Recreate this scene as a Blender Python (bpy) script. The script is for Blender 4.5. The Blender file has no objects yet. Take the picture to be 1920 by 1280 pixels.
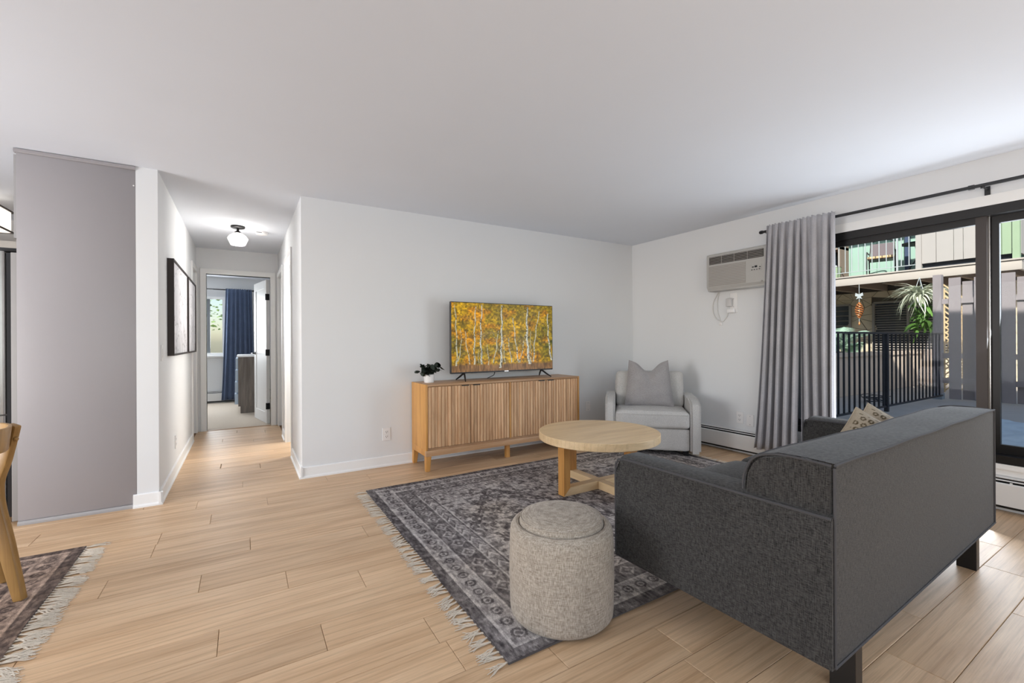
import bpy, bmesh, math, random
import numpy as np
from mathutils import Vector, Matrix
random.seed(7); rng = np.random.default_rng(7)
SC = bpy.context.scene
COL = SC.collection
PI = math.pi

# ------------------------------------------------------------------ camera
YAW = math.radians(31.27); ROLL = math.radians(-.305)
F_ = Vector((math.sin(YAW), math.cos(YAW), 0)); R_ = Vector((math.cos(YAW), -math.sin(YAW), 0)); U_ = R_.cross(F_)
R2 = math.cos(ROLL)*R_ + math.sin(ROLL)*U_; U2 = -math.sin(ROLL)*R_ + math.cos(ROLL)*U_
cam = bpy.data.objects.new('camera', bpy.data.cameras.new('camera')); COL.objects.link(cam)
m = Matrix((R2, U2, -F_)).transposed().to_4x4(); m.translation = Vector((-.43, -4.213, 1.173)); cam.matrix_world = m
cam.data.sensor_width = 36; cam.data.lens = 829.6/1920*36; cam.data.clip_start = .02; cam.data.clip_end = 300
SC.camera = cam

# ------------------------------------------------------------------ sky, sun, window and fill light, exposure
SUN_DIR = Vector((1, .50, -.72)).normalized()
w = bpy.data.worlds.new('sky'); SC.world = w; w.use_nodes = True
nt = w.node_tree; nt.nodes.clear()
sky = nt.nodes.new('ShaderNodeTexSky'); sky.sky_type = 'NISHITA'; sky.sun_disc = False
sky.sun_elevation = math.asin(-SUN_DIR.z); sky.sun_rotation = math.atan2(-SUN_DIR.x, -SUN_DIR.y)
bg = nt.nodes.new('ShaderNodeBackground'); bg.inputs[1].default_value = .18
out = nt.nodes.new('ShaderNodeOutputWorld'); nt.links.new(sky.outputs[0], bg.inputs[0]); nt.links.new(bg.outputs[0], out.inputs[0])
sun = bpy.data.objects.new('sun', bpy.data.lights.new('sun', 'SUN')); COL.objects.link(sun)
sun.data.energy = 6.0; sun.data.angle = math.radians(.6); sun.data.color = (1, .95, .87)
sun.rotation_euler = SUN_DIR.to_track_quat('-Z', 'Y').to_euler()
def area(name, loc, aim, sx, sy, power, color):
    o = bpy.data.objects.new(name, bpy.data.lights.new(name, 'AREA')); COL.objects.link(o)
    o.data.shape = 'RECTANGLE'; o.data.size = sx; o.data.size_y = sy; o.data.energy = power; o.data.color = color
    o.location = loc; o.rotation_euler = (Vector(aim)-Vector(loc)).to_track_quat('-Z', 'Z').to_euler(); return o
area('fill_light_rear', (.3, -5.55, 1.35), (.3, 0, 3.6), 4.6, 1.8, 30, (.87, .94, 1.0))  # added fill light behind the camera, set in an assumed window opening
area('fill_light_left', (-4.12, -1.6, 1.45), (0, -1.3, 3.2), 2.8, 1.7, 134, (.96, .97, 1.0))  # added fill light left of the camera, set in an assumed window opening
area('bathroom_lamp_panel', (1.2, 1.26, 1.5), (-.9, 1.0, 1.3), .6, 1.2, 42, (1, .96, .9))
area('daylight_patio_door', (4.12, -3.45, 1.4), (0, -2.2, 3.3), 2.9, 1.2, 52, (.87, .93, 1.0))
area('daylight_bedroom_window', (-1.5, 6.14, 1.5), (-.8, 3, 1.0), 1.4, 1.1, 55, (.92, .96, 1.0))
def bulb(name, loc, power, color, r=.05):
    o = bpy.data.objects.new(name, bpy.data.lights.new(name, 'POINT')); COL.objects.link(o)
    o.data.energy = power; o.data.color = color; o.data.shadow_soft_size = r; o.location = loc; return o
bulb('hall_lamp_bulb', (-.475, 1.436, 2.26), 10, (1, .96, .92), .035)
bulb('kitchen_lamp_bulb', (-2.36, 1.25, 2.2), 14, (1, .93, .84), .05)
SC.view_settings.view_transform = 'Standard'; SC.view_settings.look = 'None'
SC.view_settings.exposure = 0.16; SC.view_settings.gamma = 1; SC.view_settings.use_curve_mapping = False

# ------------------------------------------------------------------ materials
def lin(c):
    if isinstance(c, str): c = [int(c[i:i+2], 16)/255 for i in (0, 2, 4)]
    return tuple(x/12.92 if x <= .04045 else ((x+.055)/1.055)**2.4 for x in c[:3]) + (1,)
class NT:
    def __init__(s, name):
        s.m = bpy.data.materials.new(name); s.m.use_nodes = True; s.t = s.m.node_tree; s.t.nodes.clear()
        s.o = s.n('ShaderNodeOutputMaterial')
    def n(s, ty, **k):
        x = s.t.nodes.new(ty)
        for a, b in k.items():
            if a.startswith('i_'):
                key = a[2:]; x.inputs[int(key) if key.isdigit() else key.replace('_', ' ')].default_value = b
            else: setattr(x, a, b)
        return x
    def l(s, a, b): s.t.links.new(a, b)
    def bsdf(s, **k):
        b = s.n('ShaderNodeBsdfPrincipled')
        for a, v in k.items(): b.inputs[a.replace('_', ' ')].default_value = v
        s.l(b.outputs[0], s.o.inputs[0]); s.b = b; return b
    def coord(s, scale=(1, 1, 1), rnd=False, which='Object'):
        tc = s.n('ShaderNodeTexCoord'); v = tc.outputs[which]
        if rnd:
            oi = s.n('ShaderNodeObjectInfo'); mu = s.n('ShaderNodeMath', operation='MULTIPLY', i_1=57.); s.l(oi.outputs['Random'], mu.inputs[0])
            ad = s.n('ShaderNodeVectorMath', operation='ADD'); s.l(v, ad.inputs[0]); s.l(mu.outputs[0], ad.inputs[1]); v = ad.outputs[0]
        mp = s.n('ShaderNodeVectorMath', operation='MULTIPLY'); mp.inputs[1].default_value = scale; s.l(v, mp.inputs[0]); return mp.outputs[0]
    def noise(s, v, sc=5, det=4, rough=.55, dist=0):
        x = s.n('ShaderNodeTexNoise'); x.inputs['Scale'].default_value = sc; x.inputs['Detail'].default_value = det
        x.inputs['Roughness'].default_value = rough; x.inputs['Distortion'].default_value = dist; s.l(v, x.inputs['Vector']); return x.outputs[0]
    def ramp(s, f, stops):
        r = s.n('ShaderNodeValToRGB'); e = r.color_ramp.elements
        while len(e) < len(stops): e.new(.5)
        for a, (p, c) in zip(e, stops): a.position = p; a.color = lin(c)
        s.l(f, r.inputs[0]); return r.outputs[0]
    def mix(s, f, a, b, mode='MIX'):
        x = s.n('ShaderNodeMix', data_type='RGBA', blend_type=mode)
        for sock, v in ((x.inputs[0], f), (x.inputs[6], a), (x.inputs[7], b)):
            if hasattr(v, 'default_value') or hasattr(v, 'is_output'): s.l(v, sock)
            else: sock.default_value = v
        return x.outputs[2]
    def math(s, op, a, b=0):
        x = s.n('ShaderNodeMath', operation=op)
        for i, v in ((0, a), (1, b)):
            if hasattr(v, 'is_output'): s.l(v, x.inputs[i])
            else: x.inputs[i].default_value = v
        return x.outputs[0]
    def bump(s, h, st=.2, d=.01):
        x = s.n('ShaderNodeBump'); x.inputs['Strength'].default_value = st; x.inputs['Distance'].default_value = d
        s.l(h, x.inputs['Height']); s.l(x.outputs[0], s.b.inputs['Normal'])
def plain(name, c, rough=.6, metal=0, var=.06, sc=6, spec=.5, bump=0):
    t = NT(name); b = t.bsdf(Roughness=rough, Metallic=metal); b.inputs['Specular IOR Level'].default_value = spec
    v = t.coord(); f = t.noise(v, sc, 3); c0 = lin(c)
    a = tuple(x*(1-var) for x in c0[:3])+(1,); d = tuple(min(1, x*(1+var)) for x in c0[:3])+(1,)
    t.l(t.mix(f, a, d), b.inputs['Base Color'])
    if bump: t.bump(t.noise(v, sc*12, 2), bump, .003)
    return t.m
def wood(name, dark, light, axis=0, rough=.45, rnd=True, sc=1., rndval=.12, ring=.5):
    t = NT(name); b = t.bsdf(Roughness=rough)
    s = [9*sc]*3; s[axis] = .9*sc
    v = t.coord(s, rnd)
    f = t.noise(v, 1.6, 6, .6, .6); base = t.ramp(f, [(.28, dark), (.5, tuple((np.array([int(dark[i:i+2], 16) for i in (0, 2, 4)])*.45+np.array([int(light[i:i+2], 16) for i in (0, 2, 4)])*.55)/255)), (.74, light)])
    s2 = [(150 if 'floor' in name else 80)*sc]*3; s2[axis] = 3.2*sc
    g = t.noise(t.coord(s2, rnd), 2.2, 3, .6); gr = t.ramp(g, [(.3, 'b0b0b0'), (.55, 'ffffff')])
    c = t.mix(.35*ring, base, gr, 'MULTIPLY')
    wv = t.n('ShaderNodeTexWave', wave_type='BANDS', bands_direction='Y' if axis != 1 else 'X'); wv.inputs['Scale'].default_value = 1.0; wv.inputs['Distortion'].default_value = 7
    wv.inputs['Detail'].default_value = 2; wv.inputs['Detail Scale'].default_value = .6; t.l(v, wv.inputs['Vector'])
    wr = t.ramp(wv.outputs['Fac'], [(.0, 'd8d2cc'), (.16, 'ffffff')]); c = t.mix(.5*ring, c, wr, 'MULTIPLY')
    if rnd:
        oi = t.n('ShaderNodeObjectInfo'); hv = t.n('ShaderNodeHueSaturation')
        t.l(t.math('ADD', t.math('MULTIPLY', oi.outputs['Random'], rndval*2), 1-rndval), hv.inputs['Value']); t.l(c, hv.inputs['Color']); c = hv.outputs[0]
    t.l(c, b.inputs['Base Color']); t.bump(g, .12, .002); return t.m
def fabric(name, c1, c2, sx=500, sy=500, rough=.9, mix2=None, bump=.35, axis_flip=False, sheen=.15):
    """woven cloth: two streaky thread directions over one another"""
    t = NT(name); b = t.bsdf(Roughness=rough); b.inputs['Sheen Weight'].default_value = sheen; b.inputs['Specular IOR Level'].default_value = .18
    a = t.noise(t.coord((sx, sx, sy*.12)), 1, 2, .5); h = t.noise(t.coord((sx*.1, sx*.1, sy)), 1, 2, .5); lo = t.noise(t.coord((6, 6, 6)), 1, 3)
    f = t.math('ADD', t.math('MULTIPLY', a, .55), t.math('MULTIPLY', h, .45)); 
    c = t.ramp(f, [(.36, c1), (.64, c2)]); c = t.mix(.25, c, t.ramp(lo, [(.3, 'c8c8c8'), (.7, 'ffffff')]), 'MULTIPLY')
    t.l(c, b.inputs['Base Color']); t.bump(f, bump, .002); return t.m
M = {}
M['wall'] = plain('painted_wall', 'e2e3e4', .75, var=.015, sc=2, bump=.05)
M['ceiling'] = plain('painted_ceiling', 'dfe3ea', .85, var=.02, sc=2, bump=.05)
M['trim'] = plain('white_trim', 'efefee', .45, var=.01)
M['door'] = plain('white_door_paint', 'f0f0ef', .4, var=.01)
M['plank'] = wood('oak_floor_plank', 'c09b75', 'e8c8a3', 0, .42, True, .8, .075, .85)
M['subfloor'] = plain('dark_joint', '8a6a4c', .9)
M['oak'] = wood('honey_oak', 'b87f3e', 'dca55e', 2, .45, True, 1.2, .10, .6)
M['oak_x'] = wood('oak_top', 'ae8560', 'caa37d', 0, .42, True, 1.2, .05, .6)
M['slat'] = wood('ribbed_oak', 'bb8e66', 'e8c096', 2, .5, True, 1.5, .16, .7)
M['table'] = wood('light_oak_table', 'd0b084', 'ecd0a6', 0, .4, True, 1, .04, .5)
M['chairwood'] = wood('dining_chair_wood', '8f6b3c', 'b48c53', 2, .35, False, 1, .05, .5)
M['greyoak'] = wood('grey_oak', '5e5650', '8d837a', 2, .5, False, 1.3, .05, .8)
M['panel'] = plain('grey_laminate', '9a9698', .38, var=.03, sc=1.2)
M['panel_light'] = plain('grey_strip', 'a09e9e', .4)
M['black'] = plain('black_metal', '17171a', .4, var=.1)
M['bronze'] = plain('dark_bronze', '1c1a1a', .42, metal=.3)
M['bronze_brown'] = plain('brown_stile', '38302d', .5)
M['black_wood'] = plain('black_leg', '0d0c0d', .35)
M['plastic'] = plain('white_plastic', 'eceae9', .4, var=.01)
M['slot'] = plain('outlet_slot', '444444', .6)
M['ac'] = plain('taupe_plastic', 'b4b2ae', .5, var=.02)
M['ac_dark'] = plain('grille_dark', '3a3836', .8)
M['ac_mid'] = plain('louvre_taupe', 'a09a94', .5)
M['heater'] = plain('white_enamel', 'e2e1df', .4, var=.01)
M['steel'] = plain('brushed_steel', 'b5b3b1', .25, metal=.9, var=.08, sc=20)
M['sofa'] = fabric('charcoal_weave', '181717', '504e4c', 800, 380)
M['piping'] = plain('charcoal_piping', '454446', .85)
M['armchair'] = fabric('light_grey_linen', 'adaba8', 'd4d1cd', 700, 700, bump=.15)
M['armpillow'] = fabric('taupe_grey_linen', '8e8a89', 'b2aeae', 700, 700, bump=.15)
M['pouf'] = fabric('oatmeal_weave', '8a7e6f', 'c9beb0', 330, 520, bump=.3)
M['curtain'] = fabric('grey_curtain', 'a3a2a7', 'c2c1c5', 900, 900, bump=.1)
M['bluecurtain'] = fabric('navy_curtain', '42506a', '667592', 900, 900, bump=.1)
M['cord'] = plain('white_cord', 'd8d6d2', .5)
M['tassel'] = plain('cream_tassel', 'd8cdbd', .95, var=.1, sc=60)
M['leaf'] = plain('dark_eucalyptus', '3a4438', .55, var=.2, sc=30)
M['pot'] = plain('white_pot', 'eeecea', .35)
M['soil'] = plain('soil', '33291f', .95)
M['carpet'] = plain('cream_carpet', 'cdbfae', .95, var=.12, sc=90, bump=.5)
M['knit'] = plain('dark_leather', '2b2a2c', .5)

def glassmat(name, fac=.06, tint=(1, 1, 1, 1), rough=0.0):
    t = NT(name); tr = t.n('ShaderNodeBsdfTransparent'); tr.inputs[0].default_value = tint
    g = t.n('ShaderNodeBsdfGlossy'); g.inputs['Roughness'].default_value = rough; fr = t.n('ShaderNodeFresnel'); fr.inputs[0].default_value = 1.45
    mx = t.n('ShaderNodeMixShader'); t.l(t.math('MULTIPLY', fr.outputs[0], fac/.04*.5), mx.inputs[0]); t.l(tr.outputs[0], mx.inputs[1]); t.l(g.outputs[0], mx.inputs[2])
    t.l(mx.outputs[0], t.o.inputs[0]); return t.m
M['glass'] = glassmat('window_glass', .008, (.97, .98, .98, 1))
t = NT('frosted_globe_glass'); tr = t.n('ShaderNodeBsdfTransparent'); tl = t.n('ShaderNodeBsdfTranslucent'); tl.inputs[0].default_value = (.95, .95, .94, 1); gl = t.n('ShaderNodeBsdfGlossy'); gl.inputs['Roughness'].default_value = .05
mx = t.n('ShaderNodeMixShader'); mx.inputs[0].default_value = .30; t.l(tr.outputs[0], mx.inputs[1]); t.l(tl.outputs[0], mx.inputs[2]); m2 = t.n('ShaderNodeMixShader'); m2.inputs[0].default_value = .06
t.l(mx.outputs[0], m2.inputs[1]); t.l(gl.outputs[0], m2.inputs[2]); t.l(m2.outputs[0], t.o.inputs[0]); M['globe'] = t.m
def emit(name, c, s):
    t = NT(name); e = t.n('ShaderNodeEmission'); e.inputs[0].default_value = lin(c); e.inputs[1].default_value = s; t.l(e.outputs[0], t.o.inputs[0]); return t.m
M['bulb'] = emit('lit_bulb', 'fff6ea', 5)
M['shade'] = emit('lit_fabric_shade', 'fff3e4', 1.3)
def vcol(name, emission=False, rough=.9, bump=0, sc=(400, 400, 400)):
    t = NT(name); a = t.n('ShaderNodeAttribute'); a.attribute_name = 'col'
    if emission:
        b = t.bsdf(Roughness=.35); b.inputs['Specular IOR Level'].default_value = .25; b.inputs['Base Color'].default_value = (.01, .01, .01, 1)
        t.l(a.outputs[0], b.inputs['Emission Color']); b.inputs['Emission Strength'].default_value = .85
    else:
        b = t.bsdf(Roughness=rough); b.inputs['Specular IOR Level'].default_value = .3
        f = t.noise(t.coord(sc), 1, 3, .6); c = t.mix(.8, a.outputs[0], t.ramp(f, [(.3, 'a8a4a4'), (.65, 'ffffff')]), 'MULTIPLY'); t.l(c, b.inputs['Base Color'])
        if bump: t.bump(f, bump, .003)
    return t.m
M['screen'] = vcol('lit_screen', True)
M['rug'] = vcol('distressed_rug', False, .95, .5, (260, 90, 200))
M['canvas'] = vcol('painted_canvas', False, .8, .1, (200, 200, 200))
M['geo'] = vcol('patterned_pillow', False, .8, .2, (500, 500, 500))
# outdoors
M['concrete'] = plain('patio_concrete', 'beb5a9', .9, var=.12, sc=3, bump=.2)
M['fence'] = plain('stained_fence', '8b8587', .8, var=.12, sc=5, bump=.2)
M['siding'] = plain('pale_siding', 'a7a39f', .8, var=.05, sc=3)
M['green'] = plain('green_siding', '9cbcae', .8, var=.06, sc=3)
M['palegreen'] = plain('pale_green_siding', '93a88b', .8, var=.06, sc=3)
M['fascia'] = plain('fascia_board', 'aea79f', .8, var=.05, sc=2)
M['joist'] = plain('timber_joist', '8b7c70', .85, var=.1)
M['stone'] = plain('tan_flagstone', 'cdbfa6', .9, var=.16, sc=5, bump=.3)
M['mortar'] = plain('mortar', '5a5248', .95)
M['stucco'] = plain('tan_stucco', 'd6c3b0', .9, var=.06, sc=4, bump=.2)
M['louvre'] = plain('dark_louvre', '8c867f', .6)
M['darkroom'] = plain('dark_glass', '23252a', .2)
M['rail'] = plain('navy_black_rail', '1b2029', .45)
M['railwhite'] = plain('weathered_white_rail', 'a9b1b3', .6)
M['mat'] = plain('pale_blue_cloth', 'c6cfd2', .9, var=.12, sc=5)
M['leafgreen'] = plain('bright_leaf', '6c9a48', .6, var=.25, sc=20)
M['leafsunlit'] = plain('sunlit_leaf', 'dadfcd', .6, var=.15, sc=20)  # whitish colour carries the sunlight on the upper leaves
M['palm'] = plain('palm_leaf', 'a0bda6', .6, var=.2, sc=20)
M['chime'] = plain('copper_chime', 'b5713f', .4, metal=.3)
M['beige'] = plain('beige_cushion', 'c7ad84', .9)
M['hedge'] = plain('hedge_leaf', '7d9a5b', .8, var=.4, sc=3)
M['grass'] = plain('lawn', '9aa474', .95, var=.2, sc=4)

# ------------------------------------------------------------------ mesh helpers
def bm_new(): return bmesh.new()
def add_box(bm, x0, x1, y0, y1, z0, z1, rot=None, about=None):
    vs = [bm.verts.new((x, y, z)) for x in (x0, x1) for y in (y0, y1) for z in (z0, z1)]
    for f in ((0, 1, 3, 2), (4, 6, 7, 5), (0, 4, 5, 1), (2, 3, 7, 6), (0, 2, 6, 4), (1, 5, 7, 3)): bm.faces.new([vs[i] for i in f])
    if rot is not None: bmesh.ops.rotate(bm, verts=vs, cent=about or (0, 0, 0), matrix=rot)
    return vs
def add_tube(bm, pts, r, n=8, cap=True, r1=None):
    pts = [Vector(p) for p in pts]; rings = []; N = len(pts); up = None
    for i, p in enumerate(pts):
        d = (pts[min(i+1, N-1)]-pts[max(i-1, 0)])
        if d.length < 1e-9: d = Vector((0, 0, 1))
        d.normalize()
        if up is None: up = d.orthogonal().normalized()
        else:
            up = (up-d*up.dot(d)); up = up.normalized() if up.length > 1e-6 else d.orthogonal().normalized()
        b = d.cross(up); rr = (r[i] if isinstance(r, (list, tuple)) else (r if r1 is None else r+(r1-r)*i/(N-1)))
        rings.append([bm.verts.new(p+(up*math.cos(2*PI*k/n)+b*math.sin(2*PI*k/n))*rr) for k in range(n)])
    for a, c in zip(rings, rings[1:]):
        for k in range(n): bm.faces.new((a[k], a[(k+1) % n], c[(k+1) % n], c[k]))
    if cap: bm.faces.new(rings[0][::-1]); bm.faces.new(rings[-1])
def add_lathe(bm, prof, n=32, c=(0, 0), cap=True, phase=0):
    rings = [[bm.verts.new((c[0]+r*math.cos(2*PI*k/n+phase), c[1]+r*math.sin(2*PI*k/n+phase), z)) for k in range(n)] for r, z in prof]
    for a, b in zip(rings, rings[1:]):
        for k in range(n): bm.faces.new((a[k], a[(k+1) % n], b[(k+1) % n], b[k]))
    if cap: bm.faces.new(rings[0][::-1]); bm.faces.new(rings[-1])
def add_prism(bm, poly, a0, a1, axis='Z'):
    def P(u, v, w_): return {'Z': (u, v, w_), 'X': (w_, u, v), 'Y': (u, w_, v)}[axis]
    A = [bm.verts.new(P(u, v, a0)) for u, v in poly]; B = [bm.verts.new(P(u, v, a1)) for u, v in poly]; n = len(poly)
    for k in range(n): bm.faces.new((A[k], A[(k+1) % n], B[(k+1) % n], B[k]))
    bm.faces.new(A[::-1]); bm.faces.new(B)
def bevel(bm, w_, seg=2):
    bmesh.ops.bevel(bm, geom=list(bm.edges), offset=w_, segments=seg, affect='EDGES', profile=.5, clamp_overlap=True)
def bevel_z(bm, w_, seg=3):
    es = [e for e in bm.edges if abs((e.verts[0].co-e.verts[1].co).normalized().z) > .9]
    bmesh.ops.bevel(bm, geom=es, offset=w_, segments=seg, affect='EDGES', profile=.5)
def mesh_of(bm, name, smooth=False):
    bmesh.ops.recalc_face_normals(bm, faces=bm.faces)
    me = bpy.data.meshes.new(name); bm.to_mesh(me); bm.free()
    if smooth:
        me.polygons.foreach_set('use_smooth', [True]*len(me.polygons))
        try: me.set_sharp_from_angle(angle=math.radians(38))
        except Exception: pass
    return me
def place(name, me, mat=None, parent=None, loc=(0, 0, 0), rot=(0, 0, 0), label=None, cat=None, group=None, kind=None):
    o = bpy.data.objects.new(name, me); COL.objects.link(o)
    if mat is not None and not me.materials: me.materials.append(M[mat] if isinstance(mat, str) else mat)
    if parent: o.parent = parent
    o.location = loc; o.rotation_euler = rot
    for k, v in (('label', label), ('category', cat), ('group', group), ('kind', kind)):
        if v: o[k] = v
    return o
def obj(name, bm, mat, parent=None, smooth=False, **k): return place(name, mesh_of(bm, name, smooth), mat, parent, **k)
def thing(name, label, cat, loc=(0, 0, 0), rz=0, group=None, kind=None):
    o = bpy.data.objects.new(name, None); COL.objects.link(o); o.location = loc; o.rotation_euler = (0, 0, rz); o.empty_display_size = .1
    for k, v in (('label', label), ('category', cat), ('group', group), ('kind', kind)):
        if v: o[k] = v
    return o
def dup(root, loc, rz=None, label=None, group=None):
    r = root.copy(); COL.objects.link(r); r.location = loc
    if rz is not None: r.rotation_euler = (0, 0, rz)
    if label: r['label'] = label
    if group: r['group'] = group
    for ch in list(root.children):
        c = ch.copy(); COL.objects.link(c); c.parent = r
        for g in ch.children:
            d = g.copy(); COL.objects.link(d); d.parent = c
    return r
def box(name, x0, x1, y0, y1, z0, z1, mat, parent=None, bev=0, **k):
    bm = bm_new(); add_box(bm, x0, x1, y0, y1, z0, z1)
    if bev: bevel(bm, bev)
    return obj(name, bm, mat, parent, smooth=bool(bev), **k)
def rounded(bm, w_, d, h, r, n=14, crown=0., seed=0, wob=0., origin=(0, 0, 0)):
    """soft box w*d*h (origin at its lower left front corner), rounded by r, top and bottom crowned"""
    g = bmesh.ops.create_cube(bm, size=2)['verts']
    fs = set(f for v in g for f in v.link_faces); es = set(e for f in fs for e in f.edges)
    bmesh.ops.subdivide_edges(bm, edges=list(es), cuts=n, use_grid_fill=True)
    vs = [v for v in bm.verts if v.tag is False]
    H = Vector((w_/2, d/2, h/2)); I = Vector((max(H.x-r, 1e-4), max(H.y-r, 1e-4), max(H.z-r, 1e-4)))
    for v in vs:
        u = v.co.copy(); q = [math.copysign(1-(1-abs(c))**1.25 if abs(c) < 1 else 1, c) for c in u]
        p = Vector((q[0]*H.x, q[1]*H.y, q[2]*H.z)); i = Vector([max(-a, min(a, b)) for a, b in zip(I, p)])
        dd = p-i; p = i+dd.normalized()*r if dd.length > 1e-7 else p
        k = (1-(u.x*u.x))*(1-(u.y*u.y)); p.z += crown*(k**.6 if k > 0 else 0)*(1 if u.z > 0 else -.3)*abs(u.z)
        if wob: p += Vector((math.sin(p.y*17+seed)*wob, math.sin(p.x*15+seed*2)*wob, math.sin(p.x*13+p.y*11+seed)*wob))
        v.co = p+H+Vector(origin); v.tag = True
def pillow_bm(s, h, t, chop=0., n=22, col=None):
    """square pillow standing in XZ plane (bottom at z=0), pointed corners, optional V pressed in the top"""
    bm = bm_new(); S = {}
    for side in (1, -1):
        for i in range(n+1):
            for j in range(n+1):
                u = -1+2*i/n; v = -1+2*j/n
                edge = i in (0, n) or j in (0, n)
                if edge and side == -1: S[side, i, j] = S[1, i, j]; continue
                x = s/2*u*(1-.075*(1-v*v)); z = h/2*v*(1-.06*(1-u*u))
                k = (1-abs(u)**2.6)*(1-abs(v)**2.6); y = side*t/2*(k**.62 if k > 0 else 0)
                if chop:
                    f = max(0, (v+1)/2)**2.2; z -= chop*f*math.exp(-(u/.38)**2); z += chop*.18*f*u*u
                    x *= 1-.20*f*(abs(u)); y *= 1-.55*f*math.exp(-(u/.2)**2)
                y += .004*math.sin(9*u+4*v)*(1-abs(u))*(k > 0)+ .003*math.sin(13*v-5*u)*(k > 0)
                S[side, i, j] = bm.verts.new((x, y, z+h/2))
        for i in range(n):
            for j in range(n):
                q = (S[side, i, j], S[side, i+1, j], S[side, i+1, j+1], S[side, i, j+1])
                try: bm.faces.new(q if side == -1 else q[::-1])
                except ValueError: pass
    return bm
def catmull(P, seg=8):
    P = [Vector(p) for p in P]; Q = [P[0]]+P+[P[-1]]; o = []
    for i in range(1, len(Q)-2):
        for k in range(seg):
            t = k/seg; a, b, c, d = Q[i-1:i+3]
            o.append(.5*((2*b)+(c-a)*t+(2*a-5*b+4*c-d)*t*t+(3*b-a-3*c+d)*t**3))
    o.append(P[-1]); return o
def color_mesh(name, V, Fc, C):
    me = bpy.data.meshes.new(name); me.vertices.add(len(V)); me.vertices.foreach_set('co', V.astype(np.float32).ravel())
    me.loops.add(len(Fc)*4); me.loops.foreach_set('vertex_index', Fc.astype(np.int32).ravel())
    me.polygons.add(len(Fc)); me.polygons.foreach_set('loop_start', np.arange(0, len(Fc)*4, 4, dtype=np.int32))
    try: me.polygons.foreach_set('loop_total', np.full(len(Fc), 4, dtype=np.int32))
    except Exception: pass
    me.update(calc_edges=True)
    at = me.color_attributes.new('col', 'FLOAT_COLOR', 'POINT'); c = np.where(C <= .04045, C/12.92, ((np.clip(C, 0, 1)+.055)/1.055)**2.4)
    at.data.foreach_set('color', np.c_[c, np.ones(len(c))].astype(np.float32).ravel()); return me
def grid_mesh(name, nx, ny, fn, cfn):
    u, v = np.meshgrid(np.linspace(0, 1, nx+1), np.linspace(0, 1, ny+1)); u = u.ravel(); v = v.ravel()
    i = np.arange(nx)[None, :]+np.arange(ny)[:, None]*(nx+1); i = i.ravel()
    return color_mesh(name, fn(u, v), np.c_[i, i+1, i+nx+2, i+nx+1], cfn(u, v))
def vnoise(x, y, seed=0):
    """value noise, numpy"""
    xi = np.floor(x).astype(np.int64); yi = np.floor(y).astype(np.int64); fx = x-xi; fy = y-yi
    fx = fx*fx*(3-2*fx); fy = fy*fy*(3-2*fy)
    def h(a, b):
        n = (a*374761393+b*668265263+seed*982451653) & 0xffffffff; n = ((n ^ (n >> 13))*1274126177) & 0xffffffff; return ((n ^ (n >> 16)) & 0xffff)/65535.
    return (h(xi, yi)*(1-fx)+h(xi+1, yi)*fx)*(1-fy)+(h(xi, yi+1)*(1-fx)+h(xi+1, yi+1)*fx)*fy
def fbm(x, y, seed=0, o=4):
    return sum(vnoise(x*2**k, y*2**k, seed+k)*.5**k for k in range(o))/sum(.5**k for k in range(o))

W = 4.013; H = 2.44
# ------------------------------------------------------------------ room shell
def swall(name, boxes, mat='wall', kind='structure'):
    bm = bm_new()
    for b in boxes: add_box(bm, *b)
    return obj(name, bm, mat, kind=kind)
DY0, DY1 = -5.25, -1.95     # patio door opening along the right wall
box('floor_bathroom', .12, 1.45, .86, 1.75, -.06, .0, plain('bath_tile', 'c9b9a4', .5), kind='structure')
floor = box('floor', -4.3, W+.16, -5.7, 3.05, -.08, -.012, 'subfloor', kind='structure')
swall('ceiling', [(-4.3, W+.16, -5.7, 3.05, H, H+.12), (-3.2, 1.6, 3.05, 6.3, 2.46, 2.58)], 'ceiling')
swall('wall_right', [(W, W+.16, -5.7, DY0, 0, H), (W, W+.16, DY1, .12, 0, H), (W, W+.16, DY0, DY1, 2.17, H), (W, W+.16, DY0, DY1, 0, .32)])
swall('wall_tv', [(0, W, 0, .12, 0, H)])
swall('wall_hall_left', [(-1.085, -.96, -.11, 2.36, 0, H), (-1.085, -.96, 2.36, 2.95, 2.10, H), (-1.085, -.96, 2.86, 2.95, 0, 2.10), (-1.075, -1.04, 2.36, 2.86, 0, 2.10)])
swall('wall_hall_right', [(0, .12, .12, .90, 0, H), (0, .12, 1.62, 2.12, 0, H), (0, .12, 2.86, 2.95, 0, H), (0, .12, .90, 1.62, 2.09, H), (0, .12, 2.12, 2.86, 2.09, H)])
swall('wall_hall_end', [(-1.085, -.85, 2.95, 3.05, 0, H), (-.10, .12, 2.95, 3.05, 0, H), (-.85, -.10, 2.95, 3.05, 2.10, H)])
swall('wall_back', [(-4.3, -2.3, -5.7, -5.6, 0, H), (2.9, W, -5.7, -5.6, 0, H), (-2.3, 2.9, -5.7, -5.6, 0, .4), (-2.3, 2.9, -5.7, -5.6, 2.35, H)])
swall('wall_left', [(-4.3, -4.2, -5.6, -3.1, 0, H), (-4.3, -4.2, -.1, 2.3, 0, H), (-4.3, -4.2, -3.1, -.1, 0, .55), (-4.3, -4.2, -3.1, -.1, 2.3, H)])
swall('wall_kitchen', [(-4.3, -1.085, 2.3, 2.4, 0, H)], plain('kitchen_paint', 'cfcac5', .7, var=.02))
swall('wall_closet_back', [(.12, 1.5, .80, .86, 0, H), (.12, .9, 2.9, 2.95, 0, H), (.85, .9, 1.8, 2.9, 0, H), (.12, 1.5, 1.75, 1.8, 0, H), (1.45, 1.5, .86, 1.75, 0, H)])
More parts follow.
